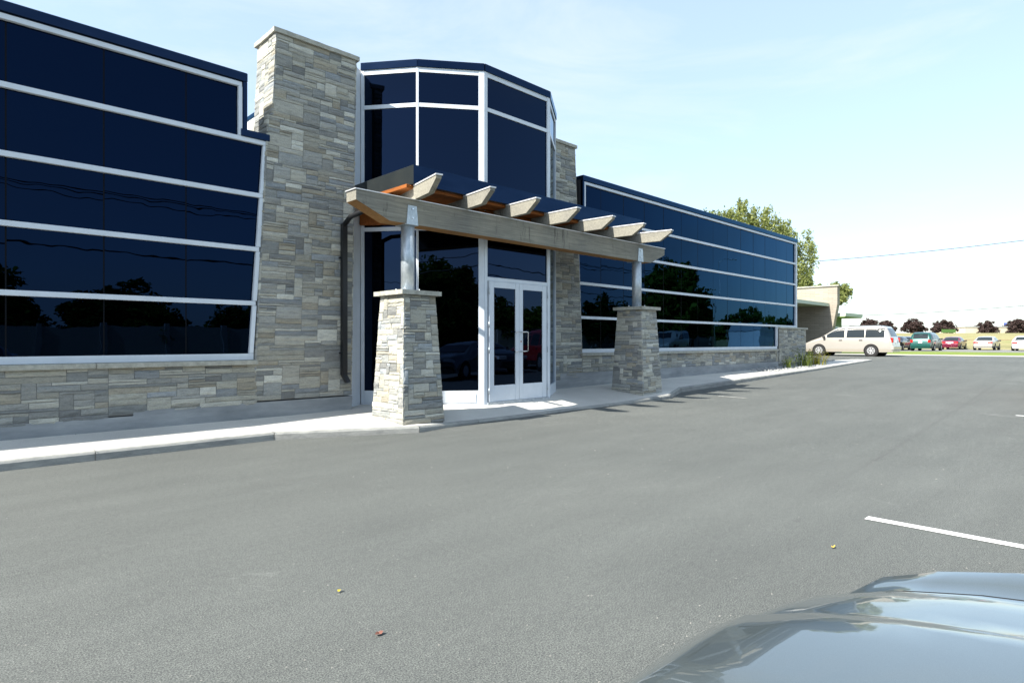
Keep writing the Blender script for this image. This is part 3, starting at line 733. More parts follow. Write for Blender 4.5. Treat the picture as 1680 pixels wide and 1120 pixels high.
m_ = MB(); pr = [(45.4,14.42,5.24),(45.4,14.42,4.0),(45.4,14.74,2.2),(45.4,15.0,.4),(45.4,20.5,.4),(45.4,20.5,5.24)]; m_.extr(pr, (.5,0,0)); nbp(m_, 'end_wall', M_br1)
m_ = MB(); m_.box(45.3, 46.0, 14.3, 20.6, 5.245, 5.32); nbp(m_, 'coping', M_cap)
m_ = MB(); m_.box(28, 45.39, 17.5, 24, .2, 5.2); nbp(m_, 'wall', M_br2)
m_ = MB(); m_.box(28, 45.38, 14.96, 17.49, 3.88, 3.92); nbp(m_, 'soffit', M_soff)
m_ = MB(); m_.box(28, 45.385, 14.93, 14.99, 3.86, 4.08); m_.box(28, 45.38, 15.0, 17.49, 3.93, 4.07); nbp(m_, 'canopy', M_sage)
m_ = MB(); m_.box(35.6, 37.2, 17.42, 17.49, .45, 2.75); fr_ = nbp(m_, 'door_frame', M_frame)
m_ = MB(); m_.box(35.75, 36.35, 17.40, 17.415, .55, 2.65); nbp(m_, 'glass', M_glass, parent=fr_)
m_ = MB(); m_.box(45.92, 48.8, 15.2, 21, .3, 3.1); nbp(m_, 'wall', M_gwall)
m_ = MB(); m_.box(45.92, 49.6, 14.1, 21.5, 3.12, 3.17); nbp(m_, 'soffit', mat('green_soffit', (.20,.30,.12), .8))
m_ = MB(); m_.box(45.92, 49.65, 14.05, 21.6, 3.175, 3.40); nbp(m_, 'canopy', M_sage)
m_ = MB(); m_.box(47.0, 48.1, 15.14, 15.19, 1.2, 2.5); wf = nbp(m_, 'window', M_frame)
m_ = MB(); m_.box(47.1, 48.0, 15.12, 15.135, 1.3, 2.4); nbp(m_, 'pane', M_glass, parent=wf)

# ================================================================== TREES AND PLANTS
def leafmat(name, lo, hi, trans=.35):
    m = bpy.data.materials.new(name); m.use_nodes = True; nt_ = m.node_tree; nt_.nodes.clear()
    o = nt_.nodes.new('ShaderNodeOutputMaterial'); d = nt_.nodes.new('ShaderNodeBsdfDiffuse'); t = nt_.nodes.new('ShaderNodeBsdfTranslucent'); mxs = nt_.nodes.new('ShaderNodeMixShader')
    g = nt_.nodes.new('ShaderNodeNewGeometry'); r = nt_.nodes.new('ShaderNodeValToRGB'); r.color_ramp.elements[0].color = (*lo,1); r.color_ramp.elements[1].color = (*hi,1)
    nt_.links.new(g.outputs['Random Per Island'], r.inputs[0]); nt_.links.new(r.outputs[0], d.inputs[0]); nt_.links.new(r.outputs[0], t.inputs[0])
    mxs.inputs[0].default_value = trans; nt_.links.new(d.outputs[0], mxs.inputs[1]); nt_.links.new(t.outputs[0], mxs.inputs[2]); nt_.links.new(mxs.outputs[0], o.inputs[0]); return m
M_birch = leafmat('birch_leaf', (.15,.19,.06), (.42,.45,.18), .5)
M_leaf = leafmat('dark_leaf', (.02,.05,.010), (.07,.13,.025), .25)
M_leaf2 = leafmat('mid_leaf', (.05,.10,.012), (.14,.20,.03), .3)
M_purple = leafmat('purple_leaf', (.040,.028,.028), (.095,.068,.062), .2)
M_weed = leafmat('weed_leaf', (.06,.10,.02), (.17,.20,.05), .3)
M_bark = mat('bark', (.12,.10,.08), .9); M_bark2 = mat('pale_bark', (.35,.33,.29), .9)
def leaves_np(centers, radii, counts, size, droop, rs):
    C = []; 
    for c, r, n in zip(centers, radii, counts):
        d = rs.normal(size=(n,3)); d /= np.linalg.norm(d, axis=1)[:,None]; rr = rs.random(n)**.45
        p = d*rr[:,None]*np.array(r)+np.array(c); p[:,2] -= droop*rs.random(n)*rr; C.append(p)
    P = np.concatenate(C); n = len(P)
    a = rs.normal(size=(n,3)); a /= np.linalg.norm(a,axis=1)[:,None]; b_ = np.cross(a, rs.normal(size=(n,3))); b_ /= np.linalg.norm(b_,axis=1)[:,None]
    s = size*(.6+.8*rs.random(n))[:,None]; a = a*s; b_ = b_*s*.6
    V = np.stack([P-a, P+b_*.9, P+a, P-b_*.9], 1).reshape(-1,3); return V, n
def mesh_np(name, V, n, m):
    me = bpy.data.meshes.new(name); me.vertices.add(4*n); me.vertices.foreach_set('co', V.astype(np.float32).ravel())
    me.loops.add(4*n); me.loops.foreach_set('vertex_index', np.arange(4*n, dtype=np.int32))
    me.polygons.add(n); me.polygons.foreach_set('loop_start', np.arange(0,4*n,4,dtype=np.int32)); me.polygons.foreach_set('loop_total', np.full(n,4,dtype=np.int32))
    me.materials.append(m); me.update(); me.validate(); return me
def make_tree(name, label, loc, height, lobes, nclus, nleaf, size, lm, bm_, seed, droop=0.0, group=None, trunk_r=.2, crad=.8, cat='tree'):
    """lobes: list of (x,y,z,rx,ry,rz) ellipsoids of the crown in local metres"""
    rs = np.random.RandomState(seed); root = empty(name, loc, label, cat, group)
    vol = np.array([l[3]*l[4]*l[5] for l in lobes]); vol = vol/vol.sum(); cs = []; rs_ = []; ct_ = []
    for _ in range(nclus):
        l = lobes[rs.choice(len(lobes), p=vol)]; d = rs.normal(size=3); d /= np.linalg.norm(d); q = rs.random()**.40
        cs.append([l[0]+d[0]*l[3]*q, l[1]+d[1]*l[4]*q, l[2]+d[2]*l[5]*q]); k = crad*rs.uniform(.5,1.35)
        rs_.append([k, k, k*rs.uniform(.6,1.0)]); ct_.append(int(nleaf*rs.uniform(.4,1.6)))
    V, n = leaves_np(cs, rs_, ct_, size, droop, rs)
    me = mesh_np('crown', V, n, lm); o = bpy.data.objects.new('crown', me); col.objects.link(o); o.parent = root
    t = MB(); zc = min(l[2]-l[5]*.4 for l in lobes); top = max(l[2] for l in lobes)
    t.tube([(0,0,-.3),(.05,.02,zc*.5),(0,.05,zc),(.1,0,(zc+top)/2),(0,0,top)], [trunk_r*1.15,trunk_r,trunk_r*.8,trunk_r*.45,trunk_r*.12], 8)
    for i in range(0, len(cs), max(1, len(cs)//26)):
        c_ = cs[i]; z0 = zc*.8+(c_[2]-zc*.8)*.45; z0 = max(zc*.5, min(z0, top))
        t.tube([(0,0,z0),(c_[0]*.5, c_[1]*.5, z0+(c_[2]-z0)*.6), tuple(c_)], [trunk_r*.35,trunk_r*.2,trunk_r*.06], 5, cap=False)
    o2 = t.build('trunk', bm_, root)
    return root
def P(px, Z, v=None):
    """measured sight line -> ground position (plan) at depth Z"""
    X = (px-840)/F_PX*Z; c_, s_ = math.sin(YAW), math.cos(YAW)
    return (X*c_+Z*s_, -X*s_+Z*c_)
x, y = P(1252, 56)
def sl(s_, z, rx, rz, d=0): return (s_*.7158+d*.6983, -s_*.6983+d*.7158, z, rx, rx, rz)   # crown lobe at lateral offset s_
make_tree('birch_tree', 'tall weeping birch rising behind the right glass wing', (x, y, .5), 14, [
    sl(-5.6, 10.9, 1.2, 1.8), sl(-4.0, 11.3, 1.5, 2.2), sl(-2.1, 11.9, 1.6, 2.3), sl(-.2, 11.3, 1.6, 2.3), sl(1.8, 10.9, 1.5, 2.1), sl(3.6, 9.8, 1.4, 1.7), sl(2.9, 6.6, 1.5, 2.6), sl(3.3, 4.4, 1.3, 1.8), sl(0, 7.6, 3.0, 2.6, .5)],
    620, 80, .105, M_birch, M_bark2, 5, droop=1.7, trunk_r=.24, crad=.42)
x, y = P(1152, 60)
make_tree('maple_tree', 'darker green tree top just showing over the glass wing parapet left of the birch', (x, y, .5), 12, [(0,0,10.9,2.2,2.2,2.5)], 60, 110, .18, M_leaf2, M_bark, 6, trunk_r=.25)
x, y = P(1358, 62)
make_tree('ash_tree', 'small green tree behind the brick building coping right of the birch', (x, y, .5), 6, [(-.6,.5,5.3,1.5,1.5,1.5),(.9,-.9,5.9,1.1,1.1,1.2)], 110, 90, .12, M_birch, M_bark, 8, droop=.7, trunk_r=.12, crad=.5)
# purple-leaved trees on the berm
plab = ['dark purple leaved tree on the berm, leftmost, above the silver minivan roof', 'dark purple leaved tree on the berm just right of the leftmost one',
        'dark purple leaved tree on the berm above the green minivan', 'broad dark purple tree on the berm behind a small green board',
        'dark purple tree behind the low tan building, left one of two', 'dark purple tree behind the low tan building at the right edge']
for i, (px, wd, hh_) in enumerate(((1426,2.15,2.9),(1453,1.95,2.5),(1499,2.4,3.0),(1549,2.6,2.75),(1617,2.5,3.6),(1668,2.7,3.9))):
    Z = 128 if i < 4 else 150
    x, y = P(px, Z); zb = berm_h(x, y) - max(0, x-103)*.004 
    k = wd/2.4
    if i > 3: k *= 1.12
    hh_ *= 1.12; zb += .35; k *= .9
    make_tree('purple_maple_tree', plab[i], (x, y, zb), hh_, [(0,0,hh_*.60,1.9*k,1.9*k,hh_*.40),(-.8*k,.7*k,hh_*.42,1.6*k,1.6*k,hh_*.28),(.9*k,-.8*k,hh_*.40,1.6*k,1.6*k,hh_*.26)], 150, 60, .17, M_purple, M_bark, 30+i, group='purple trees on the berm', trunk_r=.12, crad=.42)

# weeds and gravel at the end of the facade
def grassy(name, label, loc, n, h_, spread, m, seed, wdt=.012):
    r = random.Random(seed); t = MB()
    for _ in range(n):
        a = r.uniform(0, 6.28); d = r.uniform(0, spread); x0, y0 = d*math.cos(a), d*math.sin(a); ln = h_*r.uniform(.5, 1.1); lean = r.uniform(.05,.5)*ln
        b0 = a + r.uniform(-.8,.8); w_ = wdt*r.uniform(.7,1.5); pts = []
        for k in range(4):
            q = k/3; pts.append((x0+math.cos(b0)*lean*q*q, y0+math.sin(b0)*lean*q*q, ln*q*(1-.12*q)))
        px_, py_ = -math.sin(b0)*w_, math.cos(b0)*w_
        row = [[(p[0]-px_*(1-k/3.2), p[1]-py_*(1-k/3.2), p[2]), (p[0]+px_*(1-k/3.2), p[1]+py_*(1-k/3.2), p[2])] for k, p in enumerate(pts)]
        t.grid(row, smooth=False)
        for k in range(3):
            q = r.uniform(.3,1); lx, ly, lz = x0+math.cos(b0)*lean*q*q, y0+math.sin(b0)*lean*q*q, ln*q*(1-.12*q); s = .03*r.uniform(.6,1.6); aa = r.uniform(0,6.28)
            t.add([(lx,ly,lz),(lx+s*math.cos(aa),ly+s*math.sin(aa),lz+s*.3),(lx+2*s*math.cos(aa),ly+2*s*math.sin(aa),lz),(lx+s*math.cos(aa)+.01,ly+s*math.sin(aa),lz-s*.4)], [(0,1,2,3)])
    o = t.build(name, m, fix=False); o.location = loc; return tag(o, label, 'plant')
grassy('weed_clump', 'low thin weed clump nearest the window sill end in the gravel', (23.9, 9.3, .42), 26, .55, .22, M_weed, 1)
grassy('weed_clump', 'tall green weed clump in front of the raised stone block', (25.6, 9.35, .43), 60, .85, .36, M_weed, 2)
M_weed2 = leafmat('yellow_weed', (.16,.18,.03), (.36,.30,.06), .3)
grassy('weed_clump', 'yellowish bushy weed beside the nose of the silver minivan', (27.3, 9.5, .44), 80, .72, .42, M_weed2, 3)
grassy('weed_clump', 'dark low plant at the foot of the brick wall behind the minivan nose', (40.2, 16.6, .5), 60, .9, .6, M_weed, 4)
r = random.Random(9); t = MB()
for _ in range(900):
    u = r.uniform(21.5, 31.5); vv = r.uniform(8.98+ (u-21)*.02, 9.93); 
    if u > 27: vv = r.uniform(9.6+(u-27)*.1, 11.5)
    s = r.uniform(.018,.06); z = zw(u, vv)+.01
    pts = []
    for k in range(6):
        a = k*1.047+r.uniform(-.3,.3); pts.append((u+s*math.cos(a), vv+s*.8*math.sin(a), z+r.uniform(-.003,.006)))
    top = [(u+(p[0]-u)*.6, vv+(p[1]-vv)*.6, z+s*r.uniform(.5,.9)) for p in pts]
    t.add(pts+top, [tuple(range(6,12))]+[(i,(i+1)%6,6+(i+1)%6,6+i) for i in range(6)])
M_grav = mat('gravel_stone', (.3,.3,.3), .9); base(M_grav, ramp(M_grav, noise(M_grav, 8, 2), [(.3,(.15,.16,.17)),(.7,(.42,.42,.40))]))
tag(t.build('gravel', M_grav), kind='stuff', label='loose grey gravel between the sidewalk and the stone wall', cat='gravel')

# small things on the asphalt
def litter(name, label, loc, cols, s, seed):
    r = random.Random(seed); t = MB(); n = 9; pts = []
    for k in range(n):
        a = 6.283*k/n; rr = s*r.uniform(.55,1.15)*(1.25 if k in (0,4) else 1); pts.append((rr*math.cos(a), rr*.7*math.sin(a), .008+r.uniform(0,.012)))
    t.add([(0,0,.006)]+pts, [(0,k+1,(k+1)%n+1) for k in range(n)])
    o = t.build(name, mat(name+'_mat', cols, .8)); o.location = loc; return tag(o, label, 'leaf')
def G(px, py):   # ground point under a pixel of flat near asphalt
    Z = 1.42*F_PX/(py-560); return P(px, Z)
x, y = G(557, 971); litter('fallen_leaf', 'small yellow leaf on the asphalt left of centre foreground', (x, y, 0), (.5,.42,.05), .016, 1)
x, y = G(1367, 899); litter('fallen_leaf', 'small yellow leaf on the asphalt left of the near bay line', (x, y, 0), (.5,.36,.05), .018, 2)
x, y = G(622, 1041); litter('fallen_leaf', 'reddish brown dry leaf on the asphalt near the bottom edge', (x, y, 0), (.17,.07,.05), .024, 3)
r = random.Random(4); t = MB()
for _ in range(420):
    px = r.uniform(-50, 1750); py = r.uniform(640, 1150); x, y = G(px, py); s = r.uniform(.002,.006)*(1 if py > 800 else 1.5)
    if y > 7.4: continue
    t.add([(x-s,y-s*.6,za(x)+.001),(x+s,y-s*.8,za(x)+.001),(x+s*.7,y+s,za(x)+.001),(x-s*.8,y+s*.7,za(x)+.001),(x,y,za(x)+s*1.1)], [(0,1,4),(1,2,4),(2,3,4),(3,0,4)])
tag(t.build('loose_grit', mat('grit', (.24,.24,.22), .9)), kind='stuff', label='loose grit scattered on the asphalt', cat='grit')

# ================================================================== VEHICLES
M_tyre = mat('tyre_rubber', (.018,.018,.018), .85); M_rim = mat('alloy_rim', (.55,.56,.57), .35, metal=.6); M_archm = mat('wheel_well', (.006,.006,.006), .9)
M_cglass = mat('car_glass', (.012,.018,.022), .03, ior=1.5); M_red = mat('tail_lamp_red', (.45,.012,.012), .2); M_amber = mat('amber_lamp', (.7,.22,.03), .25)
M_lamp = mat('lamp_clear', (.6,.6,.58), .15); M_plate = mat('licence_plate', (.7,.72,.72), .5); M_trim = mat('dark_trim', (.03,.03,.032), .6)
def paint(name, c_, metal=.25): return mat(name, c_, .32, metal=metal, coat=1.0)
def make_car(name, label, cat, loc, rz, body_m, kind='sedan', group=None, cladding=None):
    root = empty(name, loc, label, cat, group, rz)
    if kind == 'sedan':
        Ln, Wd, Ht, belt = 4.75, 1.80, 1.42, .92
        prof = [(-2.375,.62),(-2.33,.86),(-2.22,.97),(-1.62,1.00),(-1.0,1.32),(-.6,1.40),(0,1.42),(.35,1.38),(1.15,.97),(1.75,.90),(2.15,.80),(2.33,.62),(2.375,.48)]
        rg = (-1.60,-1.02); ws = (.42,1.10); sw = [(-1.15,-.32),(-.24,.62)]; wy = 1.38
    elif kind == 'minivan':
        Ln, Wd, Ht, belt = 4.95, 1.88, 1.76, 1.06
        prof = [(-2.475,.55),(-2.46,.98),(-2.40,1.08),(-2.22,1.50),(-2.08,1.70),(-1.7,1.755),(-.5,1.76),(.35,1.70),(.62,1.60),(1.38,1.12),(1.9,.93),(2.25,.78),(2.43,.62),(2.475,.46)]
        rg = (-2.375,-2.15); ws = (.66,1.34); sw = [(-2.08,-1.12),(-1.07,-.12),(.0,.98)]; wy = 1.42
    else:
        Ln, Wd, Ht, belt = 4.6, 1.82, 1.72, 1.05
        prof = [(-2.3,.6),(-2.28,1.0),(-2.22,1.1),(-2.0,1.62),(-1.8,1.70),(-.5,1.72),(.2,1.68),(.45,1.58),(1.0,1.10),(1.6,1.03),(2.05,.95),(2.25,.75),(2.3,.5)]
        rg = (-2.19,-2.03); ws = (.48,.97); sw = [(-1.95,-1.2),(-1.12,-.3),(-.22,.62)]; wy = 1.3
    zb = .24
    Zt = lambda y: interp(y, prof)
    def plan(y):
        q = abs(y)/(Ln/2); return 1 - .16*max(0,(q-.62)/.38)**2.2
    def Wf(y, z):
        tum = 0 if z < belt else .20*((z-belt)/(Ht-belt))**1.1
        low = .05*max(0, (.5-z)/.26)**1.5
        return Wd/2*plan(y)*(1-tum-low)
    def rn_(f): return 0 if f < .82 else ((f-.82)/.18)**2*.16
    def sx_(y, z):
        f = (z-zb)/(Zt(y)-zb); return Wf(y, z)*(1-rn_(min(1,f)))
    ys = sorted(set([p[0] for p in prof]+list(np.linspace(-Ln/2, Ln/2, 34)))); fs = [0,.08,.2,.4,.6,.75,.82,.88,.93,.97,1]
    rows = []
    for y in ys:
        zt = Zt(y); left = [(-sx_(y, zb+f*(zt-zb)), y, zb+f*(zt-zb)) for f in fs]
        wt = sx_(y, zt); crown = .02 if zt < Ht*.85 else .035
        mid_ = [(wt*q, y, zt+crown*(1-q*q)) for q in (-.85,-.5,0,.5,.85)]
        right = [(sx_(y, zb+f*(zt-zb)), y, zb+f*(zt-zb)) for f in fs[::-1]]
        rows.append(left+mid_+right)
    m_ = MB(); m_.grid(rows); nr = len(rows[0])
    m_.add(rows[0], [tuple(range(nr))]); m_.add(rows[-1], [tuple(range(nr))[::-1]])
    body = m_.build('body', body_m, root)
    # lower cladding
    m_ = MB()
    for s in (-1,1):
        m_.grid([[(s*(sx_(y, z)+.006), y, z) for z in (.25,.32,.42)] for y in np.linspace(-Ln/2+.06, Ln/2-.06, 20)])
    m_.build('sill_trim', cladding or M_trim, root)
    # glass
    for s in (-1, 1):
        for (a, b_) in sw:
            P_ = []
            for y in np.linspace(a, b_, 9):
                ztop = min(Ht-.14, Zt(y)-.10); z0 = belt+.04
                if ztop < z0+.02: ztop = z0+.02
                P_.append([(s*(sx_(y, z0+(ztop-z0)*q)+.005), y, z0+(ztop-z0)*q) for q in (0,.25,.5,.75,1)])
            m_ = MB(); m_.grid(P_); m_.build('window', M_cglass, root)
    for nm, (a, b_), in (('windshield', ws), ('rear_window', rg)):
        P_ = []
        for y in np.linspace(a, b_, 6):
            zt = Zt(y); wt = sx_(y, zt)*.90; P_.append([(wt*q, y+(.006 if nm == 'windshield' else -.006), zt+.02*(1-q*q)+.012) for q in (-1,-.5,0,.5,1)])
        m_ = MB(); m_.grid(P_); m_.build(nm, M_cglass, root)
    # wheels
    R_ = .335 if kind != 'suv' else .36
    for s in (-1, 1):
        for yy in (-wy, wy):
            xo = Wd/2*plan(yy)
            m_ = MB(); m_.tube([(s*(xo-.1), yy, R_), (s*(xo+.006), yy, R_)], R_*1.17, 24, smooth=False); ar = m_.build('wheel_arch', M_archm, root)
            m_ = MB(); m_.tube([(s*(xo-.2), yy, R_), (s*(xo-.19), yy, R_), (s*(xo+.0), yy, R_), (s*(xo+.014), yy, R_)], [R_*.9, R_, R_, R_*.93], 24); wh = m_.build('wheel', M_tyre, root)
            m_ = MB(); m_.tube([(s*(xo+.012), yy, R_), (s*(xo+.02), yy, R_)], R_*.62, 20); m_.build('rim', M_rim, wh)
            m_ = MB()
            for k in range(7):
                a = k*6.283/7; ca, sa = math.cos(a), math.sin(a); r0, r1 = R_*.25, R_*.52; tw = .022
                pts = [(s*(xo+.0215), yy+ca*r0-sa*tw, R_+sa*r0+ca*tw), (s*(xo+.0215), yy+ca*r1-sa*tw, R_+sa*r1+ca*tw), (s*(xo+.0215), yy+ca*r1+sa*tw, R_+sa*r1-ca*tw), (s*(xo+.0215), yy+ca*r0+sa*tw, R_+sa*r0-ca*tw)]
                m_.add(pts, [(0,1,2,3)])
            m_.build('rim_slot', M_archm, wh)
    # lamps, bumpers, plate, mirrors, handles
    lz = {'sedan': .80, 'minivan': .95, 'suv': 1.0}[kind]; lh = {'sedan': .09, 'minivan': .15, 'suv': .20}[kind]; lw = {'sedan': .42, 'minivan': .20, 'suv': .15}[kind]
    def yrear(z): 
        for (a, b_), (c_, d_) in zip(prof, prof[1:]):
            if b_ <= z <= d_: return a+(c_-a)*(z-b_)/(d_-b_)
        return -Ln/2
    for s in (-1, 1):
        x1_ = sx_(-Ln/2+.06, lz)+.008; yb = yrear(lz)
        m_ = MB(); m_.cbox(min(s*(x1_-lw), s*x1_), max(s*(x1_-lw), s*x1_), -Ln/2-.012, -Ln/2+.16, lz-lh, lz+lh*.8, .01); m_.build('tail_light', M_red, root)
        x1_ = sx_(Ln/2-.1, .62)+.006
        m_ = MB(); m_.cbox(min(s*(x1_-.34), s*x1_), max(s*(x1_-.34), s*x1_), Ln/2-.22, Ln/2+.0, .60, .73, .01); m_.build('headlight', M_lamp, root)
        m_ = MB(); m_.cbox(min(s*(x1_-.05), s*(x1_+.006)), max(s*(x1_-.05), s*(x1_+.006)), Ln/2-.34, Ln/2-.10, .585, .70, .01); m_.build('turn_signal', M_amber, root)
        mx_ = Wd/2+.01; my = ws[1]-.28
        m_ = MB(); m_.cbox(min(s*(mx_-.02), s*(mx_+.16)), max(s*(mx_-.02), s*(mx_+.16)), my, my+.12, belt+.0, belt+.15, .02); m_.build('mirror', M_trim, root)
        for yy in ((sw[-1][0]+.12), (sw[-2][0]+.10)):
            m_ = MB(); m_.cbox(min(s*(sx_(yy,belt-.12)-.01), s*(sx_(yy,belt-.12)+.03)), max(s*(sx_(yy,belt-.12)-.01), s*(sx_(yy,belt-.12)+.03)), yy, yy+.18, belt-.14, belt-.10, .006); m_.build('handle', M_trim, root)
    m_ = MB(); wb = sx_(-Ln/2+.04,.5)+.012; m_.cbox(-wb, wb, -Ln/2-.07, -Ln/2+.16, .36, .60, .03); m_.build('bumper', body_m, root)
    wb = sx_(Ln/2-.04,.5)+.012
    m_ = MB(); m_.cbox(-wb, wb, Ln/2-.16, Ln/2+.06, .30, .56, .03); m_.build('bumper', body_m, root)
    pz = {'sedan': .74, 'minivan': .84, 'suv': .8}[kind]
    m_ = MB(); m_.cbox(-.16, .16, -Ln/2-.03, -Ln/2+.03, pz-.09, pz+.08, .004); m_.build('licence_plate', M_plate, root)
    if kind != 'sedan':
        for s in (-1, 1):
            xr = Wd/2*.70; m_ = MB(); m_.tube([(s*xr,-1.9,Ht-.01),(s*xr,-1.85,Ht+.05),(s*xr,.2,Ht+.035),(s*xr,.25,Ht-.03)], .014, 6); m_.build('roof_rail', M_trim, root)
    return root
# heading: local +y forward
silver = paint('silver_paint', (.45,.425,.385), .3)
make_car('minivan', 'silver minivan with dark windows parked nose to the building past the glass wing', 'minivan', (40.4, 12.15, za(40.4)), 0, silver, 'minivan', cladding=paint('tan_cladding', (.42,.38,.32), .2))
green = paint('green_paint', (.006,.075,.062), .3); maroon = paint('maroon_paint', (.15,.010,.035), .3); sil2 = paint('pale_silver_paint', (.46,.44,.40), .4)
wht = paint('white_paint', (.72,.72,.70), 0); blue = paint('dark_blue_paint', (.015,.03,.09), .3); blk = paint('black_paint', (.012,.013,.016), .2)
grp = 'cars parked in the far lot'
for (px, Z, m_car, kind, lab, nm, cat, da) in (
    (1471, 62, blk, 'sedan', 'dark navy sedan half hidden behind the silver minivan tail', 'parked_car', 'car', 0),
    (1489, 66, blue, 'sedan', 'dark blue car between the navy sedan and the green minivan', 'parked_car', 'car', 0),
    (1520, 59.5, green, 'minivan', 'teal green minivan parked with its rear towards the grass strip', 'minivan', 'minivan', 0),
    (1565, 69, maroon, 'sedan', 'maroon sedan parked right of the green minivan', 'parked_car', 'car', 0),
    (1619, 64, sil2, 'sedan', 'silver beige sedan between the maroon and the white car', 'parked_car', 'car', 0),
    (1683, 59, wht, 'sedan', 'white sedan cut by the right edge of the picture', 'parked_car', 'car', 0)):
    x, y = P(px, Z); make_car(nm, lab, cat, (x, y, za(x)), R(-90+da), m_car, kind, grp)
# cars of the near row, out of frame to the right, seen in the glass
make_car('suv', 'red sport utility car mirrored in the right door leaf', 'car', (19.9, -.6, za(19.9)), R(200), paint('red_paint', (.42,.01,.015), .1), 'suv', None)
make_car('parked_car', 'black sedan mirrored in the left door leaf', 'car', (16.9, -1.9, za(16.9)), R(0), blk, 'sedan', None)
make_car('parked_car', 'dark sedan mirrored low in the first window right of the entrance', 'car', (23.6, -1.6, za(23)), R(0), blk, 'sedan', None)
make_car('minivan', 'silver minivan mirrored in the lower windows of the right wing', 'minivan', (44.0, -6.5, za(44)), R(78), silver, 'minivan', None)

# foreground car ---------------------------------------------------------
CU, CV = 1.0, -.015
fc = empty('near_car', (CU, CV, 0), 'grey blue sedan bonnet close to the camera in the lower right corner', 'car')
M_hood = mat('grey_blue_paint', (.155,.19,.205), .30, metal=.45, coat=1.0)
b_ = bsdf(M_hood); b_.inputs['Coat IOR'].default_value = 1.6
fl = noise(M_hood, 900, 2, .6); base(M_hood, ramp(M_hood, fl, [(.3,(.085,.108,.112)),(.7,(.125,.15,.155))]))
ZC = [(-4.05,.62),(-4.0,.90),(-3.8,1.0),(-3.2,1.03),(-2.6,1.36),(-2.1,1.42),(-1.5,1.41),(-1.1,1.34),(-.42,.995),(-.2,.98),(.1,.958),(.3,.935),(.45,.908),(.56,.872),(.63,.825),(.68,.74),(.71,.60),(.72,.45),(.70,.28)]
def fz(y): return interp(y, ZC)
HWd = .875
def fw(y): return HWd*(1-.10*max(0, (y-.1)/.6)**2 - .08*max(0, (-3.2-y)/.85)**2)
def fcar_row(y):
    zc = fz(y); w_ = fw(y); cab = max(0, min(1, (zc-1.05)/.3)) if y < -.3 else 0
    row = []
    qs = [-1,-.985,-.95,-.9,-.84,-.78,-.72,-.66,-.6,-.52,-.44,-.36,-.3,-.27,-.24,-.2,-.1,0,.1,.2,.24,.27,.3,.36,.44,.52,.6,.66,.72,.78,.84,.9,.95,.985,1]
    sh = lambda q: abs(q)**2.4
    hood = (y > -.5)
    for q in qs:
        a = abs(q); ww = w_*(1-.22*cab)
        drop = .035*a*a + .22*max(0,(a-.80)/.20)**2.6
        z = zc - drop*(1 if zc > .7 else .6)
        if hood and zc > .8:
            g_ = math.exp(-((a-.74)/.075)**2)*.026*min(1, (zc-.8)/.06); z += g_                 # raised wing line
            z -= math.exp(-((a-.60)/.045)**2)*.010
            ck = .20+.16*max(0, (.5-y))                                                           # bonnet crease
            z += .012*(1 if a < ck else max(0, 1-(a-ck)/.035))
        yy = y - (.30*sh(q)*max(0, min(1, (y+.4)/.9)))
        row.append((ww*q, yy, z))
    zs = row[0][2]; xs = row[0][0]; yb = row[0][1]
    side = [(-w_*(1+.01), yb, zs-(zs-.26)*t) for t in (.08,.3,.6,.9,1)]
    side2 = [(-p[0], p[1], p[2]) for p in side]
    return side[::-1]+row+side2
ys = [-4.05,-4.0,-3.9,-3.8,-3.5,-3.2,-2.9,-2.6,-2.35,-2.1,-1.8,-1.5,-1.3,-1.1,-.9,-.7,-.5,-.42,-.35,-.28,-.2,-.1,0,.08,.16,.23,.3,.36,.41,.45,.49,.53,.56,.595,.63,.655,.68,.695,.71,.72,.70]
rows = [fcar_row(y) for y in ys]; m_ = MB(); m_.grid(rows); n_ = len(rows[0]); m_.add(rows[0], [tuple(range(n_))]); m_.add(rows[-1], [tuple(range(n_))[::-1]])
body = m_.build('body', M_hood, fc)
# shut lines of the bonnet
m_ = MB()
def surf(x_, y):
    r_ = fcar_row(y); 
    for p, q in zip(r_, r_[1:]):
        if p[0] <= x_ <= q[0] and q[0] > p[0]:
            t_ = (x_-p[0])/(q[0]-p[0]); return (x_, p[1]+(q[1]-p[1])*t_, p[2]+(q[2]-p[2])*t_)
    return (x_, y, fz(y))
for s in (-1, 1):
    m_ = MB(); m_.tube([tuple(Vector(surf(s*.60*fw(y)*1.0, y))+Vector((0,0,-.001))) for y in np.linspace(-.38, .54, 20)], .0028, 5, cap=False); m_.build('bonnet_gap', M_archm, fc)
m_ = MB(); m_.tube([tuple(Vector(surf(x_, .66))+Vector((0,.014,.006))) for x_ in np.linspace(-.34, .185, 20)], .008, 8); m_.build('grille_trim', M_chrome, fc)
m_ = MB(); m_.cbox(-.33, .33, .66, .728, .46, .66, .01); m_.build('grille', M_trim, fc)
for s in (-1, 1):
    P_ = [[tuple(Vector(surf(s*x_, y))+Vector((0,.006,.003))) for x_ in np.linspace(.44, .74, 6)] for y in (.64,.665,.69)]; m_ = MB(); m_.grid(P_); m_.build('headlight', M_lamp, fc)
P_ = [[tuple(Vector(surf(x_, y))+Vector((0,.004,.006))) for x_ in np.linspace(-.60, .60, 8)] for y in np.linspace(-.98, -.48, 5)]; m_ = MB(); m_.grid(P_); m_.build('windshield', M_cglass, fc)
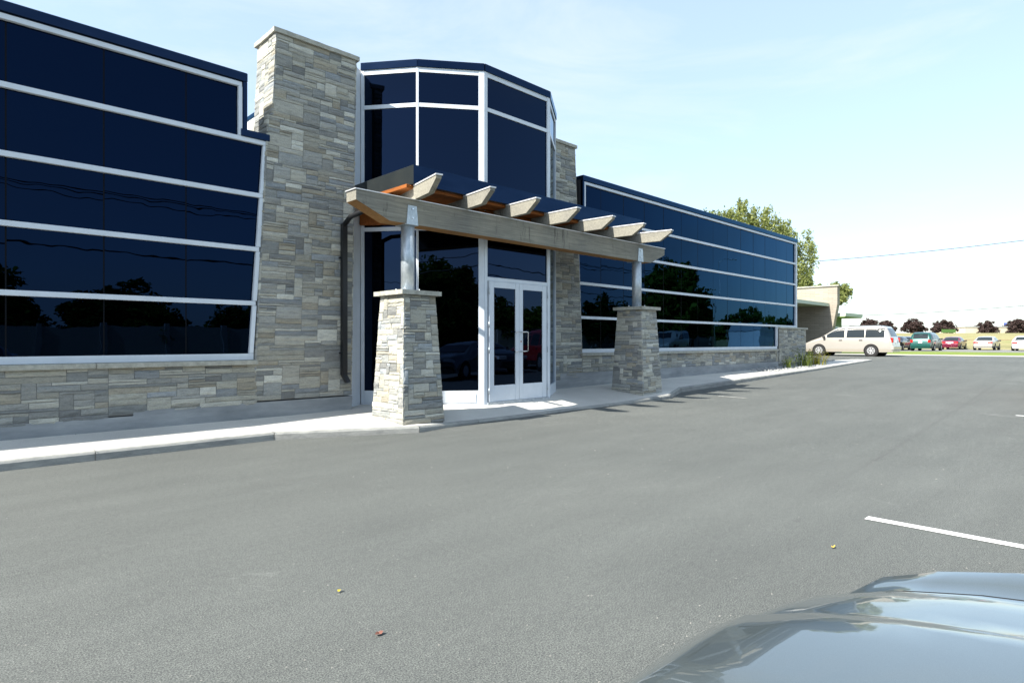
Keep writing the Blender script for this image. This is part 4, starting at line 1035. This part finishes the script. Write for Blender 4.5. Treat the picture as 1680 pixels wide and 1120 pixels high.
for s in (-1, 1):
    for yy in (-.12-.05, -3.0+.05):
        m_ = MB(); m_.tube([(s*.78, yy, .32), (s*.888, yy, .32)], .385, 24, smooth=False); m_.build('wheel_arch', M_archm, fc)
        m_ = MB(); m_.tube([(s*.70, yy, .32), (s*.71, yy, .32), (s*.895, yy, .32)], [.3,.32,.31], 24); wh = m_.build('wheel', M_tyre, fc)
        m_ = MB(); m_.tube([(s*.893, yy, .32), (s*.90, yy, .32)], .2, 20); m_.build('rim', M_rim, wh)

# ================================================================== FAR BACKGROUND
x0, y0 = P(1584, 150); x1, y1 = P(1760, 150)
tb = empty('low_tan_building', (x0, y0, 2.0), 'long low tan warehouse on top of the berm at the right', 'building')
m_ = MB(); ang = math.atan2(y1-y0, x1-x0); Lb = math.hypot(x1-x0, y1-y0)
m_.box(0, Lb, 0, 12, -1.0, 2.95); o = m_.build('wall', mat('tan_wall', (.52,.46,.36), .9), tb); o.rotation_euler = (0,0,ang)
m_ = MB(); m_.box(-.2, Lb, -.15, 12, 2.955, 3.12); o = m_.build('roof', mat('grey_trim', (.4,.42,.42), .8), tb); o.rotation_euler = (0,0,ang)
x0, y0 = P(1557, 118); m_ = MB(); m_.box(-1.35, 1.25, -.06, .06, .55, 1.0+.2); m_.box(-1.4,-1.34,-.05,.05,-.2,1.3); m_.box(1.2,1.25,-.05,.05,-.2,1.2)
o = m_.build('notice_board', mat('board_green', (.06,.14,.03), .8)); o.location = (x0, y0, berm_h(x0,y0)-.05); o.rotation_euler = (0,0,YAW-R(90)); tag(o, 'low green board with a pale end post in front of the broad purple tree', 'board')
x0, y0 = P(1657, 170); m_ = MB()
m_.tube([(0,0,-1),(0,0,10.2)], [.07,.03], 6); m_.tube([(1.0,0,-1),(1.0,0,5.6)], .05, 5)
for k in range(7): m_.box(.85, 1.15, -.05, .05, 1+.6*k, 1.35+.6*k)
m_.box(-.05,1.05,-.04,.04,3.0,3.08); m_.box(-.05,1.05,-.04,.04,4.6,4.68)
o = m_.build('radio_mast', mat('mast_grey', (.25,.28,.27), .7)); o.location = (x0, y0, 2.2); o.rotation_euler = (0,0,YAW-R(90)); tag(o, 'thin grey radio mast above the tan building', 'mast')
x0, y0 = P(1632, 160); m_ = MB(); m_.tube([(0,0,0),(0,0,4.3)], .06, 5); m_.box(-.25,.25,-.1,.1,4.25,4.4); o = m_.build('lamp_post', mat('lamp_grey', (.3,.3,.3), .7)); o.location = (x0, y0, 1.6); tag(o, 'small distant lamp post between the two purple trees of the tan building', 'lamp post')
x0, y0 = P(1650, 165); m_ = MB(); m_.tube([(0,0,0),(0,0,4.4)], .06, 5); m_.box(-.5,.3,-.05,.05,3.9,4.9); o = m_.build('roadside_sign', mat('sign_blue', (.08,.12,.35), .7)); o.location = (x0, y0, 1.6); o.rotation_euler = (0,0,YAW-R(90)); tag(o, 'tiny blue sign on a post left of the radio mast', 'sign')
m_ = MB()
for yv in range(-40, 60, 3): m_.tube([(88, yv, berm_h(88, yv)-.2), (88, yv, berm_h(88,yv)+.95)], .03, 5)
for dz in (.9,): m_.tube([(88, yv, berm_h(88,yv)+dz) for yv in range(-40, 60, 6)], .022, 4)
tag(m_.build('wire_fence', mat('fence_rust', (.25,.15,.09), .9)), 'thin post and wire fence along the foot of the berm', 'fence')
# overhead wires of the picture's right side
def wire(name, label, a, b_, sag, rad=.018, group=None):
    pts = []
    for k in range(25):
        q = k/24; p = Vector(a).lerp(Vector(b_), q); p.z -= sag*4*q*(1-q); pts.append(p)
    m = MB(); m.tube(pts, rad, 5); return tag(m.build(name, M_black), label, 'wire', group)
a = P(1290, 66); b1 = P(1760, 60)
wire('overhead_wire', 'upper thin overhead wire running from behind the birch to the right edge', (a[0], a[1], 1.42+.128*66), (b1[0], b1[1], 1.42+.176*60), .25, .030)
a = P(1380, 150); b1 = P(1760, 118)
wire('overhead_wire', 'lower faint overhead wire just above the purple trees', (a[0], a[1], 1.42+.042*150), (b1[0], b1[1], 1.42+.066*118), .5, .06)

# ================================================================== BEHIND THE CAMERA (mirrored in the glass)
m_ = MB()
sw_o = empty('sound_wall', (10, -26, 0), 'concrete panel sound wall mirrored low in the left windows', 'wall')
pm = MB(); pn = MB()
for k in range(42):
    u = -60+3.6*k; pm.box(u-.16-10, u+.16-10, -.18, .18, 0, 2.55); pn.box(u+.17-10, u+3.43-10, -.06, .06, 0, 2.35)
M_wallc = mat('wall_concrete', (.35,.34,.31), .9); pm.build('post', M_wallc, sw_o); pn.build('panel', mat('wall_panel', (.40,.38,.33), .9), sw_o)
protos = []
glab = 'leafy green tree of the belt behind the camera, mirrored in the glass'
for k, (lm, sd) in enumerate(((M_leaf, 51), (M_leaf2, 52), (M_leaf, 53))):
    protos.append(make_tree('tree', glab, (-20, -32-60*k, 0), 8, [(0,0,5.0,2.6,2.6,2.8),(1.0,.5,3.2,2.4,2.4,2.0),(-1.1,-.4,3.4,2.3,2.3,2.0)], 90, 90, .24, lm, M_bark, sd, group='tree belt behind the camera', trunk_r=.2, crad=.9))
r = random.Random(77)
spots = []
for k in range(30): spots.append((-46+5.0*k+r.uniform(-1.5,1.5), -31+r.uniform(-3,2), r.uniform(.55,.8)))
for k in range(5): spots.append((-13-3.6*k, -25.5+r.uniform(-1,1), r.uniform(.9,1.15)))
for k in range(9): spots.append((-52+r.uniform(-3,3), -24+5*k, r.uniform(.5,.8)))
for k in range(34): spots.append((-30+2.9*k+r.uniform(-1,1), -28.5+r.uniform(-1,1), r.uniform(.40,.62)))
for k in range(16): spots.append((72+3.6*k, -29+r.uniform(-1,1), r.uniform(.36,.5)))
spots += [(66,-20,1.35),(71,-22,1.2),(60,-26,.9),(78,-24,1.05),(90,-22,.8),(98,-25,.8),(106,-26,.7),(116,-26,.8),(84,-30,.8)]
for i, (u, v_, s) in enumerate(spots):
    o = protos[i] if i < 3 else copy_tree(protos[i % 3])
    o.location = (u, v_, za(u)); o.scale = (s*r.uniform(1,1.4), s*r.uniform(1,1.4), s); o.rotation_euler = (0,0,r.uniform(0,6.28))
# utility poles with wires
pts_ = [(-48,-21.5),(-8,-22),(34,-22.5),(74,-23)]
for i, (u, v_) in enumerate(pts_):
    pr_ = empty('utility_pole', (u, v_, 0), 'wooden utility pole with crossarm mirrored in the glass', 'pole', 'utility poles along the road behind')
    m_ = MB(); m_.tube([(0,0,0),(0,0,11.5)], [.17,.11], 8); m_.build('pole', M_bark, pr_)
    m_ = MB(); m_.box(-.06,.06,-1.2,1.2,10.6,10.75); m_.build('crossarm', M_bark, pr_)
    m_ = MB(); m_.tube([(.3,.3,9.2),(.3,.3,10.1)], .24, 10); m_.build('transformer', M_steel, pr_)
for j, (dy, z) in enumerate(((-1.1,10.8),(0,10.9),(1.1,10.8),(.15,8.6),(.15,7.6))):
    for (a, b_) in zip(pts_, pts_[1:]):
        wire('power_line', 'sagging power line mirrored in the glass wings', (a[0], a[1]+dy, z), (b_[0], b_[1]+dy, z), 1.0, .03 if z > 9 else .045, 'power lines behind the camera')
wire('power_line', 'sagging power line mirrored in the glass wings', (-48,-21.5,8.4), (-30, 26, 7.6), .8, .03, 'power lines behind the camera')
wire('power_line', 'sagging power line mirrored in the glass wings', (-48,-21.0,7.2), (-32, 26, 6.4), .8, .03, 'power lines behind the camera')
for i, (u, v_, hh_, rz) in enumerate(((58,-9.5,9.0,R(20)),(88,-10,11.0,R(160)))):
    lp = empty('street_lamp', (u, v_, .5), 'tall street lamp mirrored in the right glass wing', 'street lamp', 'street lamps behind', rz)
    m_ = MB(); m_.tube([(0,0,0),(0,0,hh_)], [.10,.06], 8); m_.build('pole', M_steel, lp)
    m_ = MB(); m_.tube([(0,0,hh_-.1),(1.0,0,hh_+.25),(2.0,0,hh_+.3)], .03, 6); m_.build('arm', M_steel, lp)
    m_ = MB(); m_.cbox(1.9,2.5,-.12,.12,hh_+.22,hh_+.36,.03); m_.build('lamp_head', M_frame, lp)
sh = empty('white_shed', (86, -19, .5), 'white gabled shed mirrored low in the right wing', 'shed')
m_ = MB(); m_.box(-2.5,2.5,-2,2,0,2.4); m_.build('wall', M_frame, sh)
m_ = MB(); m_.extr([(-2.6,-2.1,2.4),(2.6,-2.1,2.4),(0,-2.1,3.6)], (0,4.2,0)); m_.build('roof', M_steel, sh)
